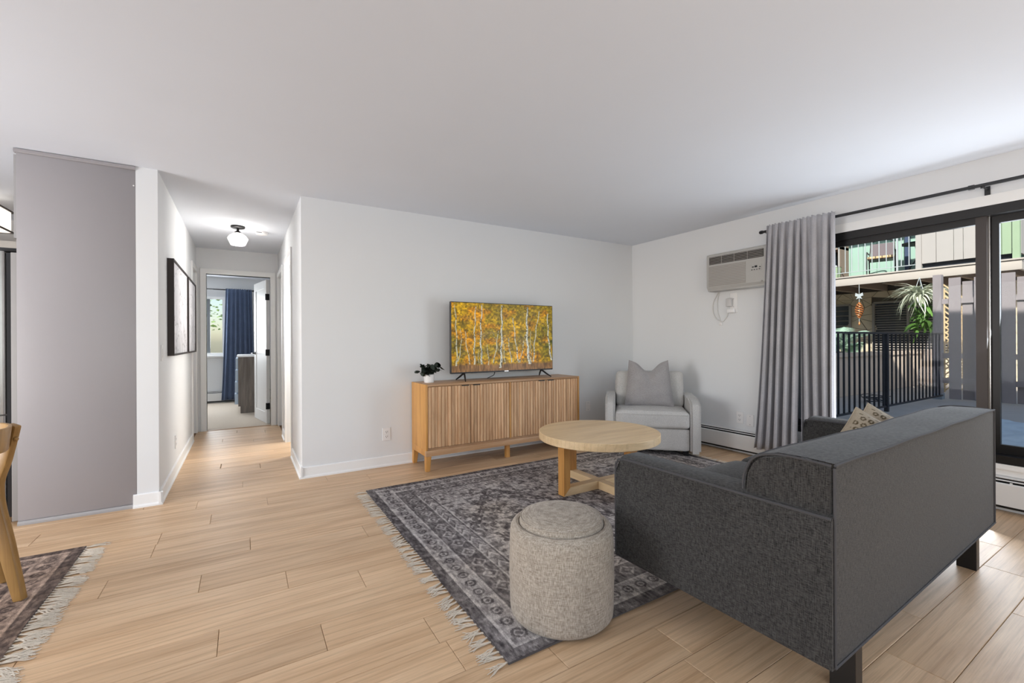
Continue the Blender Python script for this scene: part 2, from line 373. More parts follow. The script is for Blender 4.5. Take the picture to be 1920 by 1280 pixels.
# ----- floor planks, laid along X; joint lines at Y = -3.70 + .185 k
PW = .185; y = -3.70-PW*10; k = -10; plank_me = {}
joints = {0: [1.63, 3.2], 1: [2.0], 2: [.95, 2.38], -1: [2.38], 6: [.22], 7: [-.16], 8: [-.52], 11: [-.616], 13: [-.40], 14: [.35], 16: [-.62, .3]}
def plank(x0, x1, y0):
    L = round(x1-x0, 2)
    if L not in plank_me:
        bm = bm_new(); g = .0007; add_box(bm, g, L-g, g, PW-g, -.012, 0)
        top = [e for e in bm.edges if all(v.co.z > -.001 for v in e.verts)]; bmesh.ops.bevel(bm, geom=top, offset=.0018, segments=1, affect='EDGES')
        me = mesh_of(bm, 'plank'); me.materials.append(M['plank']); plank_me[L] = me
    place('plank', plank_me[L], None, floor, (x0, y0, 0))
while y < 2.95:
    if y < -.05: x0, x1 = (-3.1 if y > -4.3 else -1.2), W+.0
    else: x0, x1 = -.96, 0.0
    if y < -4.25: x0, x1 = -1.2, W
    if .78 < y < 1.60: x1 = .12
    xs = [x0]; js = joints.get(k)
    if js: s = js[0]
    else: s = x0+((k*.71) % 1)*1.1+.3
    while s-1.22 > x0+.15: s -= 1.22
    while s < x1-.15: xs.append(s); s += 1.22
    xs.append(x1)
    for a, b in zip(xs, xs[1:]): plank(a, b, y)
    if -.1 < y < 0: pass
    y += PW; k += 1
# hall threshold, bedroom carpet
box('trim_1', -.85, -.10, 2.93, 2.96, .0, .006, 'oak_x', kind='structure')
box('floor_bedroom', -3.1, 1.5, 2.96, 6.2, -.03, .008, 'carpet', kind='structure')
# ----- baseboards with shoe moulding
def baseboard(name, p0, p1, nrm, h=.095, kind='structure', parent=None):
    (xa, ya), (xb, yb) = p0, p1; d = Vector((xb-xa, yb-ya, 0)); L = d.length; bm = bm_new()
    add_prism(bm, [(0, 0), (.024, 0), (.024, .012), (.014, .022), (.013, h-.006), (.008, h), (0, h)], 0, L, 'X')
    o = obj(name, bm, 'trim', parent, kind=kind); ang = math.atan2(d.y, d.x); o.location = (xa, ya, 0); o.rotation_euler = (0, 0, ang); return o
baseboard('baseboard_tv', (0, 0), (W, 0), 0).scale = (1, -1, 1)
baseboard('baseboard_pillar', (-1.105, -.11), (-.936, -.11), 0).scale = (1, -1, 1)
baseboard('baseboard_hall_left', (-.96, 2.29), (-.96, -.134), 0)
baseboard('baseboard_hall_right', (0, -.024), (0, .83), 0)
baseboard('baseboard_hall_right_middle', (0, 1.69), (0, 2.05), 0)
# ----- door casings
def casing_x(name, x, y0, y1, ztop, sgn, wd=.065, th=.015):   # opening in a wall of constant X, casing on side sgn
    bm = bm_new(); a, b = (x, x+sgn*th) if sgn > 0 else (x-th, x)
    add_box(bm, a, b, y0-wd, y0, 0, ztop+wd); add_box(bm, a, b, y1, y1+wd, 0, ztop+wd); add_box(bm, a, b, y0, y1, ztop, ztop+wd)
    return obj(name, bm, 'trim', kind='structure')
def closed_leaf(name, x, y0, y1, ztop):
    t = thing(name, None, None, (0, 0, 0), kind='structure')
    box('leaf', x, x+.035, y0+.003, y1-.003, .01, ztop-.003, 'door', t)
    for a, b in ((.18, .95), (1.08, 1.93)):
        bm = bm_new(); add_box(bm, x-.006, x, y0+.10, y1-.10, a, b); bevel(bm, .004, 1); obj('raised_panel', bm, 'door', t)
    return t
casing_x('trim_2', 0, .90, 1.62, 2.09, -1); casing_x('trim_3', 0, 2.12, 2.86, 2.09, -1); casing_x('trim_4', -.96, 2.36, 2.86, 2.10, 1)
closed_leaf('door_3', .08, 2.12, 2.86, 2.09)
bm = bm_new()
add_box(bm, -.915, -.85, 2.935, 2.95, 0, 2.165); add_box(bm, -.10, -.035, 2.935, 2.95, 0, 2.165); add_box(bm, -.85, -.10, 2.935, 2.95, 2.10, 2.165)
add_box(bm, -.862, -.85, 2.95, 3.05, 0, 2.112); add_box(bm, -.10, -.088, 2.95, 3.05, 0, 2.112); add_box(bm, -.85, -.10, 2.95, 3.05, 2.10, 2.112)
obj('trim_5', bm, 'trim', kind='structure')
# bedroom door, open
d2 = thing('door_2', None, None, (-.105, 3.07, .012), math.radians(101), kind='structure')
DL = .72
bm = bm_new(); add_box(bm, 0, DL, 0, .035, 0, 2.07); obj('leaf', bm, 'door', d2)
for (za, zb) in ((.12, 2.0),):
    bm = bm_new()
    for (a, b, c, d) in ((.0, .11, 0, 2.07), (DL-.11, DL, 0, 2.07), (.11, DL-.11, 0, .16), (.11, DL-.11, 1.95, 2.07)): add_box(bm, a, b, .035, .043, c, d)
    bevel(bm, .002, 1); obj('stile_frame', bm, 'door', d2)
for z in (.25, 1.02, 1.82):
    bm = bm_new(); add_tube(bm, [(0, .045, z-.045), (0, .045, z+.045)], .009, 8); add_box(bm, -.012, .0, .002, .036, z-.045, z+.045); obj('hinge', bm, 'black', d2)
bm = bm_new(); add_tube(bm, [(DL-.06, .043, 1.0), (DL-.06, .085, 1.0), (DL-.07, .095, 1.0), (DL-.17, .095, 1.0)], .009, 8); add_tube(bm, [(DL-.06, .043, 1.0), (DL-.06, .05, 1.0)], .026, 14)
obj('lever_handle', bm, 'black', d2, smooth=True)
# ------------------------------------------------------------------ bedroom
swall('wall_bedroom_far', [(-3.2, -2.2, 6.2, 6.3, 0, 2.46), (-.73, 1.6, 6.2, 6.3, 0, 2.46), (-2.2, -.73, 6.2, 6.3, 0, .93), (-2.2, -.73, 6.2, 6.3, 2.08, 2.46)])
swall('wall_bedroom_left', [(-3.2, -3.1, 3.05, 6.2, 0, 2.46)]); swall('wall_bedroom_right', [(1.5, 1.6, 3.05, 6.2, 0, 2.46)])
swall('wall_bedroom_near', [(-3.2, -1.085, 2.95, 3.05, 0, 2.46), (.12, 1.6, 2.95, 3.05, 0, 2.46)])
wb = thing('window_2', None, None, (0, 0, 0), kind='structure')
bm = bm_new(); 
for b in ((-2.2, -.73, 6.18, 6.24, 2.03, 2.08), (-2.2, -.73, 6.18, 6.24, .93, .98), (-.78, -.73, 6.18, 6.24, .98, 2.03), (-2.2, -2.15, 6.18, 6.24, .98, 2.03)): add_box(bm, *b)
obj('window_frame', bm, 'trim', wb)
bm = bm_new(); 
for b in ((-1.03, -.98, 6.2, 6.23, .98, 2.03), (-1.5, -1.45, 6.2, 6.23, .98, 2.03)): add_box(bm, *b)
obj('window_stile', bm, plain('grey_vinyl', '7d8287', .5), wb)
box('pane', -2.15, -.78, 6.215, 6.22, .98, 2.03, 'glass', wb)
box('window_sill', -2.25, -.7, 6.12, 6.2, .895, .93, 'trim', wb, bev=.004)
rod = thing('curtain_rod', 'thin black rod over the bedroom window holding the navy curtain', 'curtain rod', (0, 6.1, 2.215))
bm = bm_new(); add_tube(bm, [(-2.2, 0, 0), (-.27, 0, 0)], .011); obj('pole', bm, 'black', rod)
bm = bm_new(); add_lathe(bm, [(.005, -.02), (.02, -.012), (.022, 0), (.02, .012), (.005, .02)], 12); obj('finial', bm, 'black', rod, loc=(-.25, 0, 0), rot=(0, PI/2, 0), smooth=True)
bm = bm_new(); add_tube(bm, [(-.33, 0, 0), (-.33, .1, -.0)], .007); add_box(bm, -.345, -.315, .09, .1, -.03, .03); obj('bracket', bm, 'black', rod)
def curtain_mesh(y0, y1, b0, b1, z0, z1, folds, amp, axis, thick=.004, seed=0, nz=26, gather=.45, rodc=0):
    """wavy cloth from z0 (hem, spread b0..b1) to z1 (head, spread y0..y1); depth wobble along the other axis"""
    rr = random.Random(seed); N = folds*12
    ph = [0]; 
    for _ in range(folds): ph.append(ph[-1]+rr.uniform(.6, 1.4))
    tot = ph[-1]; am = [rr.uniform(.65, 1.15) for _ in range(folds+1)]
    bm = bm_new(); rows = []
    for j in range(nz+1):
        t = j/nz; z = z0+(z1-z0)*t; row = []
        a = b0+(y0-b0)*t**.8; b = b1+(y1-b1)*t**.8
        for i in range(N+1):
            s = i/N; q = s*tot; kf = 0
            while kf < folds-1 and ph[kf+1] < q: kf += 1
            loc = (q-ph[kf])/(ph[kf+1]-ph[kf]); w_ = math.sin(2*PI*loc)
            A = amp*(am[kf]*(1-loc)+am[kf+1]*loc)*(1-gather*t**3); 
            if t > .95: A *= .8
            dpt = A*w_+.012*math.sin(5*s+3*t)
            along = a+(b-a)*s+.010*math.sin(4*PI*loc)*(1-t*.3)
            zz = z+(0 if j not in (nz,) else .008*math.sin(4*PI*loc))
            row.append(bm.verts.new((along, dpt, zz) if axis == 'X' else (dpt, along, zz)))
        rows.append(row)
    for r0, r1 in zip(rows, rows[1:]):
        for i in range(N): bm.faces.new((r0[i], r0[i+1], r1[i+1], r1[i]))
    return bm
def curtain_obj(name, bm, mat, parent=None, **k):
    o = obj(name, bm, mat, parent, smooth=True, **k); md = o.modifiers.new('thick', 'SOLIDIFY'); md.thickness = .004; return o
curtain_obj('curtain', curtain_mesh(-.72, -.28, -.80, -.22, .055, 2.235, 7, .035, 'X', seed=3), 'bluecurtain', loc=(0, 6.085, 0), label='navy blue bedroom curtain hanging beside the far window', cat='curtain')
def heater(name, p0, L, rz, label, n_join):
    t = thing(name, label, 'heater', p0, rz)
    bm = bm_new(); add_box(bm, 0, L, .0, .010, .02, .232); obj('back_plate', bm, 'heater', t)
    bm = bm_new(); add_prism(bm, [(.055, .048), (.066, .048), (.066, .192), (.060, .199), (.050, .199), (.050, .195), (.055, .190)], 0, L, 'X'); obj('front_cover', bm, 'heater', t)
    bm = bm_new(); add_prism(bm, [(.0, .238), (.0, .232), (.040, .228), (.042, .232), (.010, .238)], 0, L, 'X'); obj('top_louvre', bm, 'heater', t)
    bm = bm_new(); add_prism(bm, [(.040, .215), (.050, .211), (.052, .214), (.042, .219)], 0, L, 'X'); obj('damper', bm, 'heater', t)
    box('fin_element', .01, L-.01, .014, .050, .07, .185, 'ac_dark', t)
    box('slot_shade_backing', .0, L, .0105, .0135, .02, .230, 'black', t)  # black sheet put in as the shade of the open slots
    for i in range(n_join): box('joint_clip', .6+i*1.4, .612+i*1.4, .050, .060, .199, .207, 'heater', t)
    return t
heater('baseboard_heater', (.9, 6.19, 0), 3.8, PI, 'white baseboard heater under the bedroom window', 0)
heater('baseboard_heater', (W-.002, -5.42, 0), 5.3, PI/2, 'long white baseboard heater along the right wall under the patio door', 4)
dr = thing('dresser', 'grey oak bedroom dresser with white drawers pulled open in steps', 'dresser', (-.505, 4.375, .008))
box('side_panel', 0, .46, 0, .02, .115, .93, 'greyoak', dr); box('side_panel', 0, .46, .98, 1.0, .115, .93, 'greyoak', dr)
box('back_panel', .44, .46, .02, .98, .1, .93, 'greyoak', dr); box('plinth', .03, .46, .01, .99, .0, .115, 'greyoak', dr)
box('top', -.02, .48, -.02, 1.02, .93, .955, 'trim', dr, bev=.004)
for i, e in enumerate((.05, .045, .04, .035)):
    d_ = box('drawer', -e, .4, .03, .97, .15+i*.195, .32+i*.195, plain('blue_white_drawer', 'b9c8d8', .5), dr)
# ------------------------------------------------------------------ left: grey tall panel, fridge, kitchen
t = thing('tall_cabinet_panel', 'tall grey floor to ceiling cabinet side panel left of the white pillar', 'cabinet panel', (-1.68, -.11, 0))
box('panel', 0, .594, 0, .022, .028, 2.412, 'panel', t, bev=.001)
bm = bm_new(); add_prism(bm, [(-.006, 2.412), (-.012, 2.42), (-.012, 2.436), (.02, 2.436), (.02, 2.412)], -.01, .595, 'X'); obj('crown_strip', bm, 'panel', t, label='thin grey moulding along the top')
bm = bm_new(); add_prism(bm, [(-.012, 0), (-.012, .012), (-.006, .026), (.02, .028), (.02, 0)], 0, .594, 'X'); obj('shoe_strip', bm, 'panel_light', t, label='lighter grey strip at the floor')
bm = bm_new()
add_tube(bm, [(.585, -.003, 2.30), (.585, .002, 2.30)], .005, 8)
obj('screw_cap', bm, 'plastic', t)
t = thing('wall_cabinet', 'grey cabinet above the fridge, a sliver seen past the tall panel', 'cabinet', (-1.70, -.085, 1.86))
box('body', .02, .6, 0, .80, 0, .55, 'panel_light', t); box('door', 0, .018, .003, .395, .003, .547, 'panel_light', t); box('door', 0, .018, .405, .797, .003, .547, 'panel_light', t)
box('pull', -.02, 0, .35, .36, .02, .12, 'steel', t)
fr = thing('refrigerator', 'stainless steel refrigerator with black gasket beside the tall grey panel', 'refrigerator', (-1.72, -.07, 0))
box('case', .0, .62, .0, .84, .02, 1.77, plain('fridge_grey', '8e8b89', .5), fr, bev=.004)
box('gasket', -.022, 0, .01, .83, .05, 1.765, 'black', fr)
bm = bm_new(); add_box(bm, -.10, -.022, .0, .418, .72, 1.775); bevel_z(bm, .03, 4); obj('door', bm, 'steel', fr, smooth=True)
bm = bm_new(); add_box(bm, -.10, -.022, .422, .84, .72, 1.775); bevel_z(bm, .03, 4); obj('door', bm, 'steel', fr, smooth=True)
bm = bm_new(); add_box(bm, -.10, -.022, .0, .84, .06, .71); bevel_z(bm, .03, 4); obj('freezer_drawer', bm, 'steel', fr, smooth=True)
box('hinge_cover', -.07, .03, .01, .08, 1.775, 1.80, 'black', fr, bev=.008)
bm = bm_new(); add_tube(bm, [(-.13, .38, .9), (-.15, .38, .95), (-.15, .38, 1.55), (-.13, .38, 1.6)], .012); obj('handle', bm, 'steel', fr, smooth=True)
t = thing('kitchen_wall_cabinet', 'pale kitchen wall cabinet on the far kitchen wall behind the fridge', 'cabinet', (-3.6, 1.95, 1.55))
box('body', 0, 2.3, .02, .348, 0, .62, plain('kitchen_cream', 'cdc8c1', .6), t)
for i in range(5): box('door', i*.46+.003, i*.46+.457, 0, .018, .003, .617, 'kc' if 'kc' in M else plain('kitchen_cream', 'cdc8c1', .6), t)
t = thing('ceiling_light', 'lit square fabric ceiling light with bronze edges in the kitchen', 'ceiling light', (-2.36, 1.25, H))
bm = bm_new(); add_box(bm, -.19, .19, -.19, .19, -.285, -.11); bevel_z(bm, .05, 4); obj('lamp_shade', bm, 'shade', t, smooth=True)
bm = bm_new()
for z in (-.29, -.112): 
    for a, b, c, d in ((-.2, .2, -.2, -.19), (-.2, .2, .19, .2), (-.2, -.19, -.2, .2), (.19, .2, -.2, .2)): add_box(bm, a, b, c, d, z, z+.012)
obj('shade_frame', bm, 'bronze_brown', t)
bm = bm_new(); add_lathe(bm, [(.07, -.02), (.07, -.001)], 24); add_tube(bm, [(0, 0, -.02), (0, 0, -.12)], .01); obj('canopy', bm, 'bronze', t)

# ------------------------------------------------------------------ hallway objects
t = thing('hall_ceiling_light', 'faceted clear glass globe ceiling light with bronze canopy in the hallway', 'ceiling light', (-.475, 1.436, H))
bm = bm_new(); add_lathe(bm, [(.068, -.001), (.068, -.018), (.060, -.024)], 32); obj('canopy', bm, 'bronze', t, smooth=True)
bm = bm_new(); add_tube(bm, [(0, 0, -.02), (0, 0, -.055)], .012, 12); add_lathe(bm, [(.012, -.05), (.035, -.068), (.040, -.078)], 20); obj('socket', bm, 'bronze', t, smooth=True)
bm = bm_new(); add_lathe(bm, [(.04, -.075), (.075, -.10), (.098, -.135), (.070, -.20), (.062, -.207), (.0005, -.207)], 10, cap=False); obj('glass_globe', bm, 'globe', t)
bm = bm_new(); add_lathe(bm, [(.008, -.085), (.014, -.10), (.024, -.125), (.028, -.145), (.022, -.165), (.004, -.175)], 16); obj('light_bulb', bm, 'bulb', t, smooth=True)
t = thing('smoke_detector', 'white round smoke detector on the ceiling right of the hallway light', 'smoke detector', (-.245, 1.60, H))
bm = bm_new(); add_lathe(bm, [(.065, -.001), (.066, -.012), (.055, -.03), (.02, -.034)], 24); obj('case', bm, 'plastic', t, smooth=True)
bm = bm_new(); add_box(bm, -.055, .0, -.064, -.058, -.022, -.016); obj('vent_slot', bm, 'ac_dark', t)
def painting(name, y0, y1, label, seed):
    t = thing(name, label, 'painting', (-.959, y0, 1.07), group=None); L = y1-y0; h = .80
    bm = bm_new(); fw = .016
    for b in ((0, .045, 0, fw, 0, h), (0, .045, L-fw, L, 0, h), (0, .045, fw, L-fw, 0, fw), (0, .045, fw, L-fw, h-fw, h)): add_box(bm, *b)
    obj('frame', bm, plain('dark_frame', '2c2422', .6, var=.2, sc=25), t)
    def fn(u, v): return np.c_[np.full_like(u, .035), fw+u*(L-2*fw), fw+v*(h-2*fw)]
    def cf(u, v):
        a = fbm(u*4, v*7, seed, 5); b = fbm(u*14, v*3, seed+9, 4); s = np.clip((.42-v)*1.6+(b-.5)*1.4, 0, 1)*.5
        c = .95-.10*(a-.5)-s*.30; c = c-.18*np.clip(np.abs(a-.5) < .012, 0, 1)
        return np.c_[c, c, c*1.02]
    place('canvas', grid_mesh('canvas', 60, 60, fn, cf), 'canvas', t)
painting('wall_painting', .33, 1.44, 'nearer of two pale grey abstract canvases in dark frames on the hall wall', 3)
painting('wall_painting', 1.50, 2.33, 'farther of two pale grey abstract canvases in dark frames on the hall wall', 21)
def plate(name, label, cat, loc, rz, w_=.075, h=.12, kind='outlet'):
    """wall plate; local +Y is into the room, x along wall"""
    t = thing(name, label, cat, loc, rz)
    bm = bm_new(); add_box(bm, -w_/2, w_/2, 0, .006, -h/2, h/2); bevel(bm, .002, 1); obj('cover_plate', bm, 'plastic', t)
    if kind == 'outlet':
        for s in (-1, 1):
            bm = bm_new(); add_box(bm, -.017, .017, .006, .008, s*.022-.014, s*.022+.014); bevel(bm, .001, 1); r = obj('receptacle', bm, 'plastic', t)
            bm = bm_new(); z = s*.022
            add_box(bm, -.009, -.006, .0079, .0085, z-.003, z+.008); add_box(bm, .006, .009, .0079, .0085, z-.003, z+.008); add_box(bm, -.003, .003, .0079, .0085, z-.011, z-.006)
            obj('slot', bm, 'slot', r)
    elif kind == 'switch':
        bm = bm_new(); add_box(bm, -.016, .016, .006, .010, -.033, .033); bevel(bm, .002, 1); obj('rocker', bm, 'plastic', t)
    elif kind == 'blank':
        for s in (-1, 1):
            bm = bm_new(); add_tube(bm, [(0, .005, s*.042), (0, .0075, s*.042)], .003, 8); obj('screw', bm, 'slot', t)
    return t
plate('wall_outlet', 'white duplex outlet on the wall left of the media console', 'outlet', (.727, 0, .30), PI)
plate('wall_outlet', 'white duplex outlet above the baseboard heater right of the armchair', 'outlet', (W, -1.49, .365), PI/2)
plate('wall_plate', 'blank white wall plate between outlet and grey curtain', 'wall plate', (W, -1.60, .35), PI/2, kind='blank')
plate('light_switch', 'white rocker light switch on the hall wall before the paintings', 'light switch', (-.96, .03, 1.10), -PI/2, kind='switch')
plate('wall_outlet', 'white outlet plate low on the left hallway wall', 'outlet', (-.96, .79, .285), -PI/2)
plate('wall_outlet', 'white outlet low in the corner between media console and armchair', 'outlet', (3.225, 0, .365), PI, kind='blank')
# ------------------------------------------------------------------ patio door
pd = thing('door_1', None, None, (0, 0, 0), kind='structure')
def dbox(name, *b, mat='bronze', bev=0): return box(name, *b, mat, pd, bev)
dbox('head_frame', W-.01, W+.13, DY0, DY1, 2.035, 2.10); dbox('sill_frame', W-.02, W+.14, DY0, DY1, .32, .375)
dbox('jamb', W, W+.13, DY1-.05, DY1, .375, 2.035); dbox('jamb', W, W+.13, DY0, DY0+.05, .375, 2.035)
def sash(x, y0, y1, matl, matr):
    dbox('stile', x, x+.035, y0, y0+.055, .375, 2.035, mat=matl); dbox('stile', x, x+.035, y1-.055, y1, .375, 2.035, mat=matr)
    dbox('rail', x, x+.035, y0+.055, y1-.055, .375, .435); dbox('rail', x, x+.035, y0+.055, y1-.055, 1.985, 2.035)
    dbox('pane', x+.014, x+.02, y0+.055, y1-.055, .435, 1.985, mat='glass')
sash(W+.015, -3.29, -2.0, 'bronze_brown', 'bronze'); sash(W+.075, -5.2, -3.285, 'bronze', 'bronze')
dbox('bright_strip', W+.052, W+.06, -3.300, -3.288, .375, 2.035, mat='steel')
swall('trim_6', [(W-.016, W, DY0-.07, DY1+.07, 2.10, 2.172), (W-.016, W, DY1, DY1+.07, .24, 2.10), (W-.03, W, DY0, DY1, .285, .32), (W-.012, W, DY0, DY1, .24, .285)], 'trim')
# rod + curtain
t = thing('curtain_rod', 'long black curtain rod above the patio door', 'curtain rod', (3.90, 0, 2.225))
bm = bm_new(); add_tube(bm, [(0, -1.79, 0), (0, -5.3, 0)], .0125, 10); obj('pole', bm, 'black', t, smooth=True)
bm = bm_new(); add_tube(bm, [(0, -3.23, 0), (0, -3.26, 0)], .0165, 10); obj('joint_sleeve', bm, 'black', t, smooth=True)
bm = bm_new(); add_lathe(bm, [(.012, -.016), (.017, -.008), (.017, .012), (.010, .016)], 12); obj('end_cap', bm, 'black', t, loc=(0, -1.785, 0), rot=(PI/2, 0, 0), smooth=True)
for yy in (-1.84, -3.30):
    bm = bm_new(); add_tube(bm, [(0, yy, -.012), (.10, yy, -.012)], .006); add_box(bm, .104, .112, yy-.014, yy+.014, -.06, .01); add_tube(bm, [(0, yy, 0.), (0, yy, -.02)], .012); obj('bracket', bm, 'black', t)
curtain_obj('curtain', curtain_mesh(-1.865, -2.16, -1.73, -2.13, .115, 2.262, 5, .050, 'Y', seed=5, gather=.62), 'curtain', loc=(3.855, 0, 0), label='left of two grey curtain panels, nearest the air conditioner', cat='curtain')
curtain_obj('curtain', curtain_mesh(-2.15, -2.43, -2.165, -2.44, .115, 2.262, 4, .052, 'Y', seed=12, gather=.62), 'curtain', loc=(3.855, 0, 0), label='right of two grey curtain panels, against the glass', cat='curtain')
# ------------------------------------------------------------------ air conditioner
AX = 3.88
t = thing('air_conditioner', 'taupe through wall air conditioner above the armchair beside the grey curtain', 'air conditioner', (W, -1.20, 1.70))
# local: x 0..-.135 into room, y 0..-.66, z 0..0.40
bm = bm_new(); add_box(bm, -.12, 0, -.648, 0, 0, .40); bevel(bm, .012, 2); obj('case', bm, 'ac', t, smooth=True)
bm = bm_new(); add_prism(bm, [(-.12, .02), (-.135, .045), (-.135, .375), (-.128, .392), (-.12, .395)], -.645, -.003, 'Y'); obj('front_panel', bm, 'ac', t)
box('vent_recess', -.1365, -.134, -.62, -.035, .285, .365, 'ac_dark', t)
for i in range(5): box('vent_louvre', -.141, -.1365, -.615, -.04, .293+i*.0155, .297+i*.0155, 'ac_mid', t)
for yy in (-.18, -.32, -.46): box('vent_divider', -.1415, -.1368, yy-.002, yy+.002, .286, .364, 'ac_mid', t)
for i in range(13): box('intake_slat', -.1395, -.135, -.44, -.03, .055+i*.0165, .063+i*.0165, 'ac_mid', t)
bm = bm_new(); add_box(bm, -.138, -.135, -.60, -.49, .155, .215); bevel(bm, .001, 1); cp = obj('control_panel', bm, 'ac', t)
for (yy, zz, ww, hh) in ((-.515, .195, .018, .010), (-.545, .198, .026, .018), (-.585, .190, .015, .008), (-.505, .168, .013, .007), (-.530, .168, .013, .007), (-.555, .168, .013, .007), (-.580, .170, .016, .007)):
    box('button', -.1395, -.138, yy-ww/2, yy+ww/2, zz-hh/2, zz+hh/2, 'black', cp)
bm = bm_new(); add_tube(bm, [(-.135, -.6, .05), (-.139, -.6, .05)], .009, 14); obj('round_badge', bm, 'ac_mid', t)
t = thing('power_cord', 'white power cord looping below the air conditioner to its wall plug', 'power cord', (W-.012, 0, 0))
bm = bm_new(); add_tube(bm, catmull([(0, -1.26, 1.70), (0, -1.20, 1.60), (0, -1.19, 1.50), (0, -1.225, 1.42), (0, -1.30, 1.375), (0, -1.35, 1.42), (0, -1.37, 1.47)]), .004, 8); obj('cord', bm, 'cord', t, smooth=True)
bm = bm_new(); add_tube(bm, catmull([(0, -1.27, 1.70), (0, -1.245, 1.60), (0, -1.25, 1.48), (0, -1.275, 1.40), (0, -1.285, 1.37)]), .0035, 8); obj('cord', bm, 'cord', t, smooth=True)
box('cord_clip', -.006, .01, -1.30, -1.265, 1.335, 1.365, 'plastic', t, bev=.003)
box('plug', -.035, .003, -1.455, -1.375, 1.465, 1.505, 'plastic', t, bev=.006)
bm = bm_new(); add_box(bm, -.04, .003, -1.425, -1.365, 1.53, 1.62); bevel(bm, .01, 2); obj('plug_block', bm, plain('plug_grey', 'c9c7c6', .5), t, smooth=True)
plate('wall_outlet', 'white outlet behind the plugs below the air conditioner', 'outlet', (W, -1.43, 1.57), PI/2, .08, .21, kind='blank')

# ------------------------------------------------------------------ media console
cb = thing('media_console', 'low oak media console with four ribbed doors under the television', 'console', (.972, -.404, 0))
CW, CD = 1.78, .39
box('base_rail', .0, CW, .0, .03, .135, .188, 'oak_x', cb, bev=.002); box('base_rail', .0, .03, .03, CD, .135, .188, 'oak', cb, bev=.002); box('base_rail', CW-.03, CW, .03, CD, .135, .188, 'oak', cb, bev=.002)
for (lx, ly) in ((0, 0), (CW-.052, 0), (0, CD-.052), (CW-.052, CD-.052)):
    bm = bm_new(); T = .014
    sx = 1 if lx == 0 else -1; sy = 1 if ly == 0 else -1
    x0, x1, y0, y1 = lx, lx+.052, ly, ly+.052
    vs = add_box(bm, x0, x1, y0, y1, 0, .1345)
    for v in vs:
        if v.co.z < .1:
            if sx > 0 and v.co.x > x0+.01: v.co.x -= T
            if sx < 0 and v.co.x < x1-.01: v.co.x += T
            if sy > 0 and v.co.y > y0+.01: v.co.y -= T
            if sy < 0 and v.co.y < y1-.01: v.co.y += T
    bevel(bm, .003, 1); obj('leg', bm, 'oak', cb, smooth=True)
box('centre_leg', CW/2-.02, CW/2+.02, .05, .09, 0, .14, 'oak', cb)
box('side_panel', 0, .018, 0, CD, .188, .785, 'oak', cb, bev=.001); box('side_panel', CW-.018, CW, 0, CD, .188, .785, 'oak', cb, bev=.001)
box('top_panel', .018, CW-.018, 0, CD, .767, .785, 'oak_x', cb, bev=.001); box('bottom_panel', .018, CW-.018, .02, CD, .188, .205, 'oak_x', cb)
box('back_panel', .018, CW-.018, CD-.01, CD, .205, .767, 'oak_x', cb); box('divider', CW/2-.008, CW/2+.008, .004, CD-.01, .205, .767, 'oak', cb)
box('inner_shadow_frame', .018, CW-.018, .04, .045, .205, .767, 'subfloor', cb)
dw = (CW-.036-.016)/4; slat_cache = {}
for i in range(4):
    x0 = .018+i*dw+(.016 if i > 1 else 0)+.002; x1 = x0+dw-.004
    d = box('door', x0, x1, .012, .034, .209, .763, 'slat', cb)
    nsl = 13; pw = (x1-x0)/nsl; rr = random.Random(11)
    for kx in range(nsl):
        wv = round(pw*(.78 if (kx*5+2) % 3 else .6), 4); dp = .009 if (kx*5+2) % 3 else .006
        key = (wv, dp)
        if key not in slat_cache:
            bm = bm_new(); add_box(bm, 0, wv, -dp, .0, .0, .552); bm2 = [e for e in bm.edges if abs((e.verts[0].co-e.verts[1].co).z) > .1 and e.verts[0].co.y < -.001]
            bmesh.ops.bevel(bm, geom=bm2, offset=.002, segments=1, affect='EDGES'); me = mesh_of(bm, 'slat'); me.materials.append(M['slat']); slat_cache[key] = me
        place('slat', slat_cache[key], None, d, (x0+kx*pw+(pw-wv)/2, .012, .210))
    hx = (x1-.095) if i in (0, 2) else (x0+.02)
    bm = bm_new(); add_box(bm, hx, hx+.075, -.006, .012, .7625, .765); add_box(bm, hx, hx+.075, -.006, -.004, .757, .7645); obj('handle', bm, 'black', d, label='thin black tab handle on the door top')
# plant
t = thing('potted_plant', 'small dark green eucalyptus plant in a white pot on the media console', 'plant', (1.085, -.187, .785))
bm = bm_new(); add_lathe(bm, [(.042, 0), (.046, .004), (.050, .075), (.050, .078), (.045, .078), (.043, .068)], 28); obj('pot', bm, 'pot', t, smooth=True)
bm = bm_new(); add_lathe(bm, [(.001, .066), (.043, .068)], 20, cap=False); obj('soil', bm, 'soil', t)
rr = random.Random(4)
leafme = []
for r in (.024, .031, .02):
    bm = bm_new(); c = bm.verts.new((0, r, -.003)); n = 12
    ring = [bm.verts.new((r*.92*math.sin(2*PI*a/n), r-r*math.cos(2*PI*a/n), .004*math.cos(4*PI*a/n))) for a in range(n)]
    for a in range(n): bm.faces.new((c, ring[a], ring[(a+1) % n]))
    bmesh.ops.solidify(bm, geom=list(bm.faces), thickness=.0012)
    me = mesh_of(bm, 'leaf', True); me.materials.append(M['leaf']); leafme.append(me)
stems = [(.06, .01, .16), (-.02, .0, .175), (-.075, .02, .155), (-.10, -.015, .10), (.115, .0, .145), (.02, -.05, .12), (-.05, -.04, .10), (.04, .05, .15), (-.03, .05, .14)]
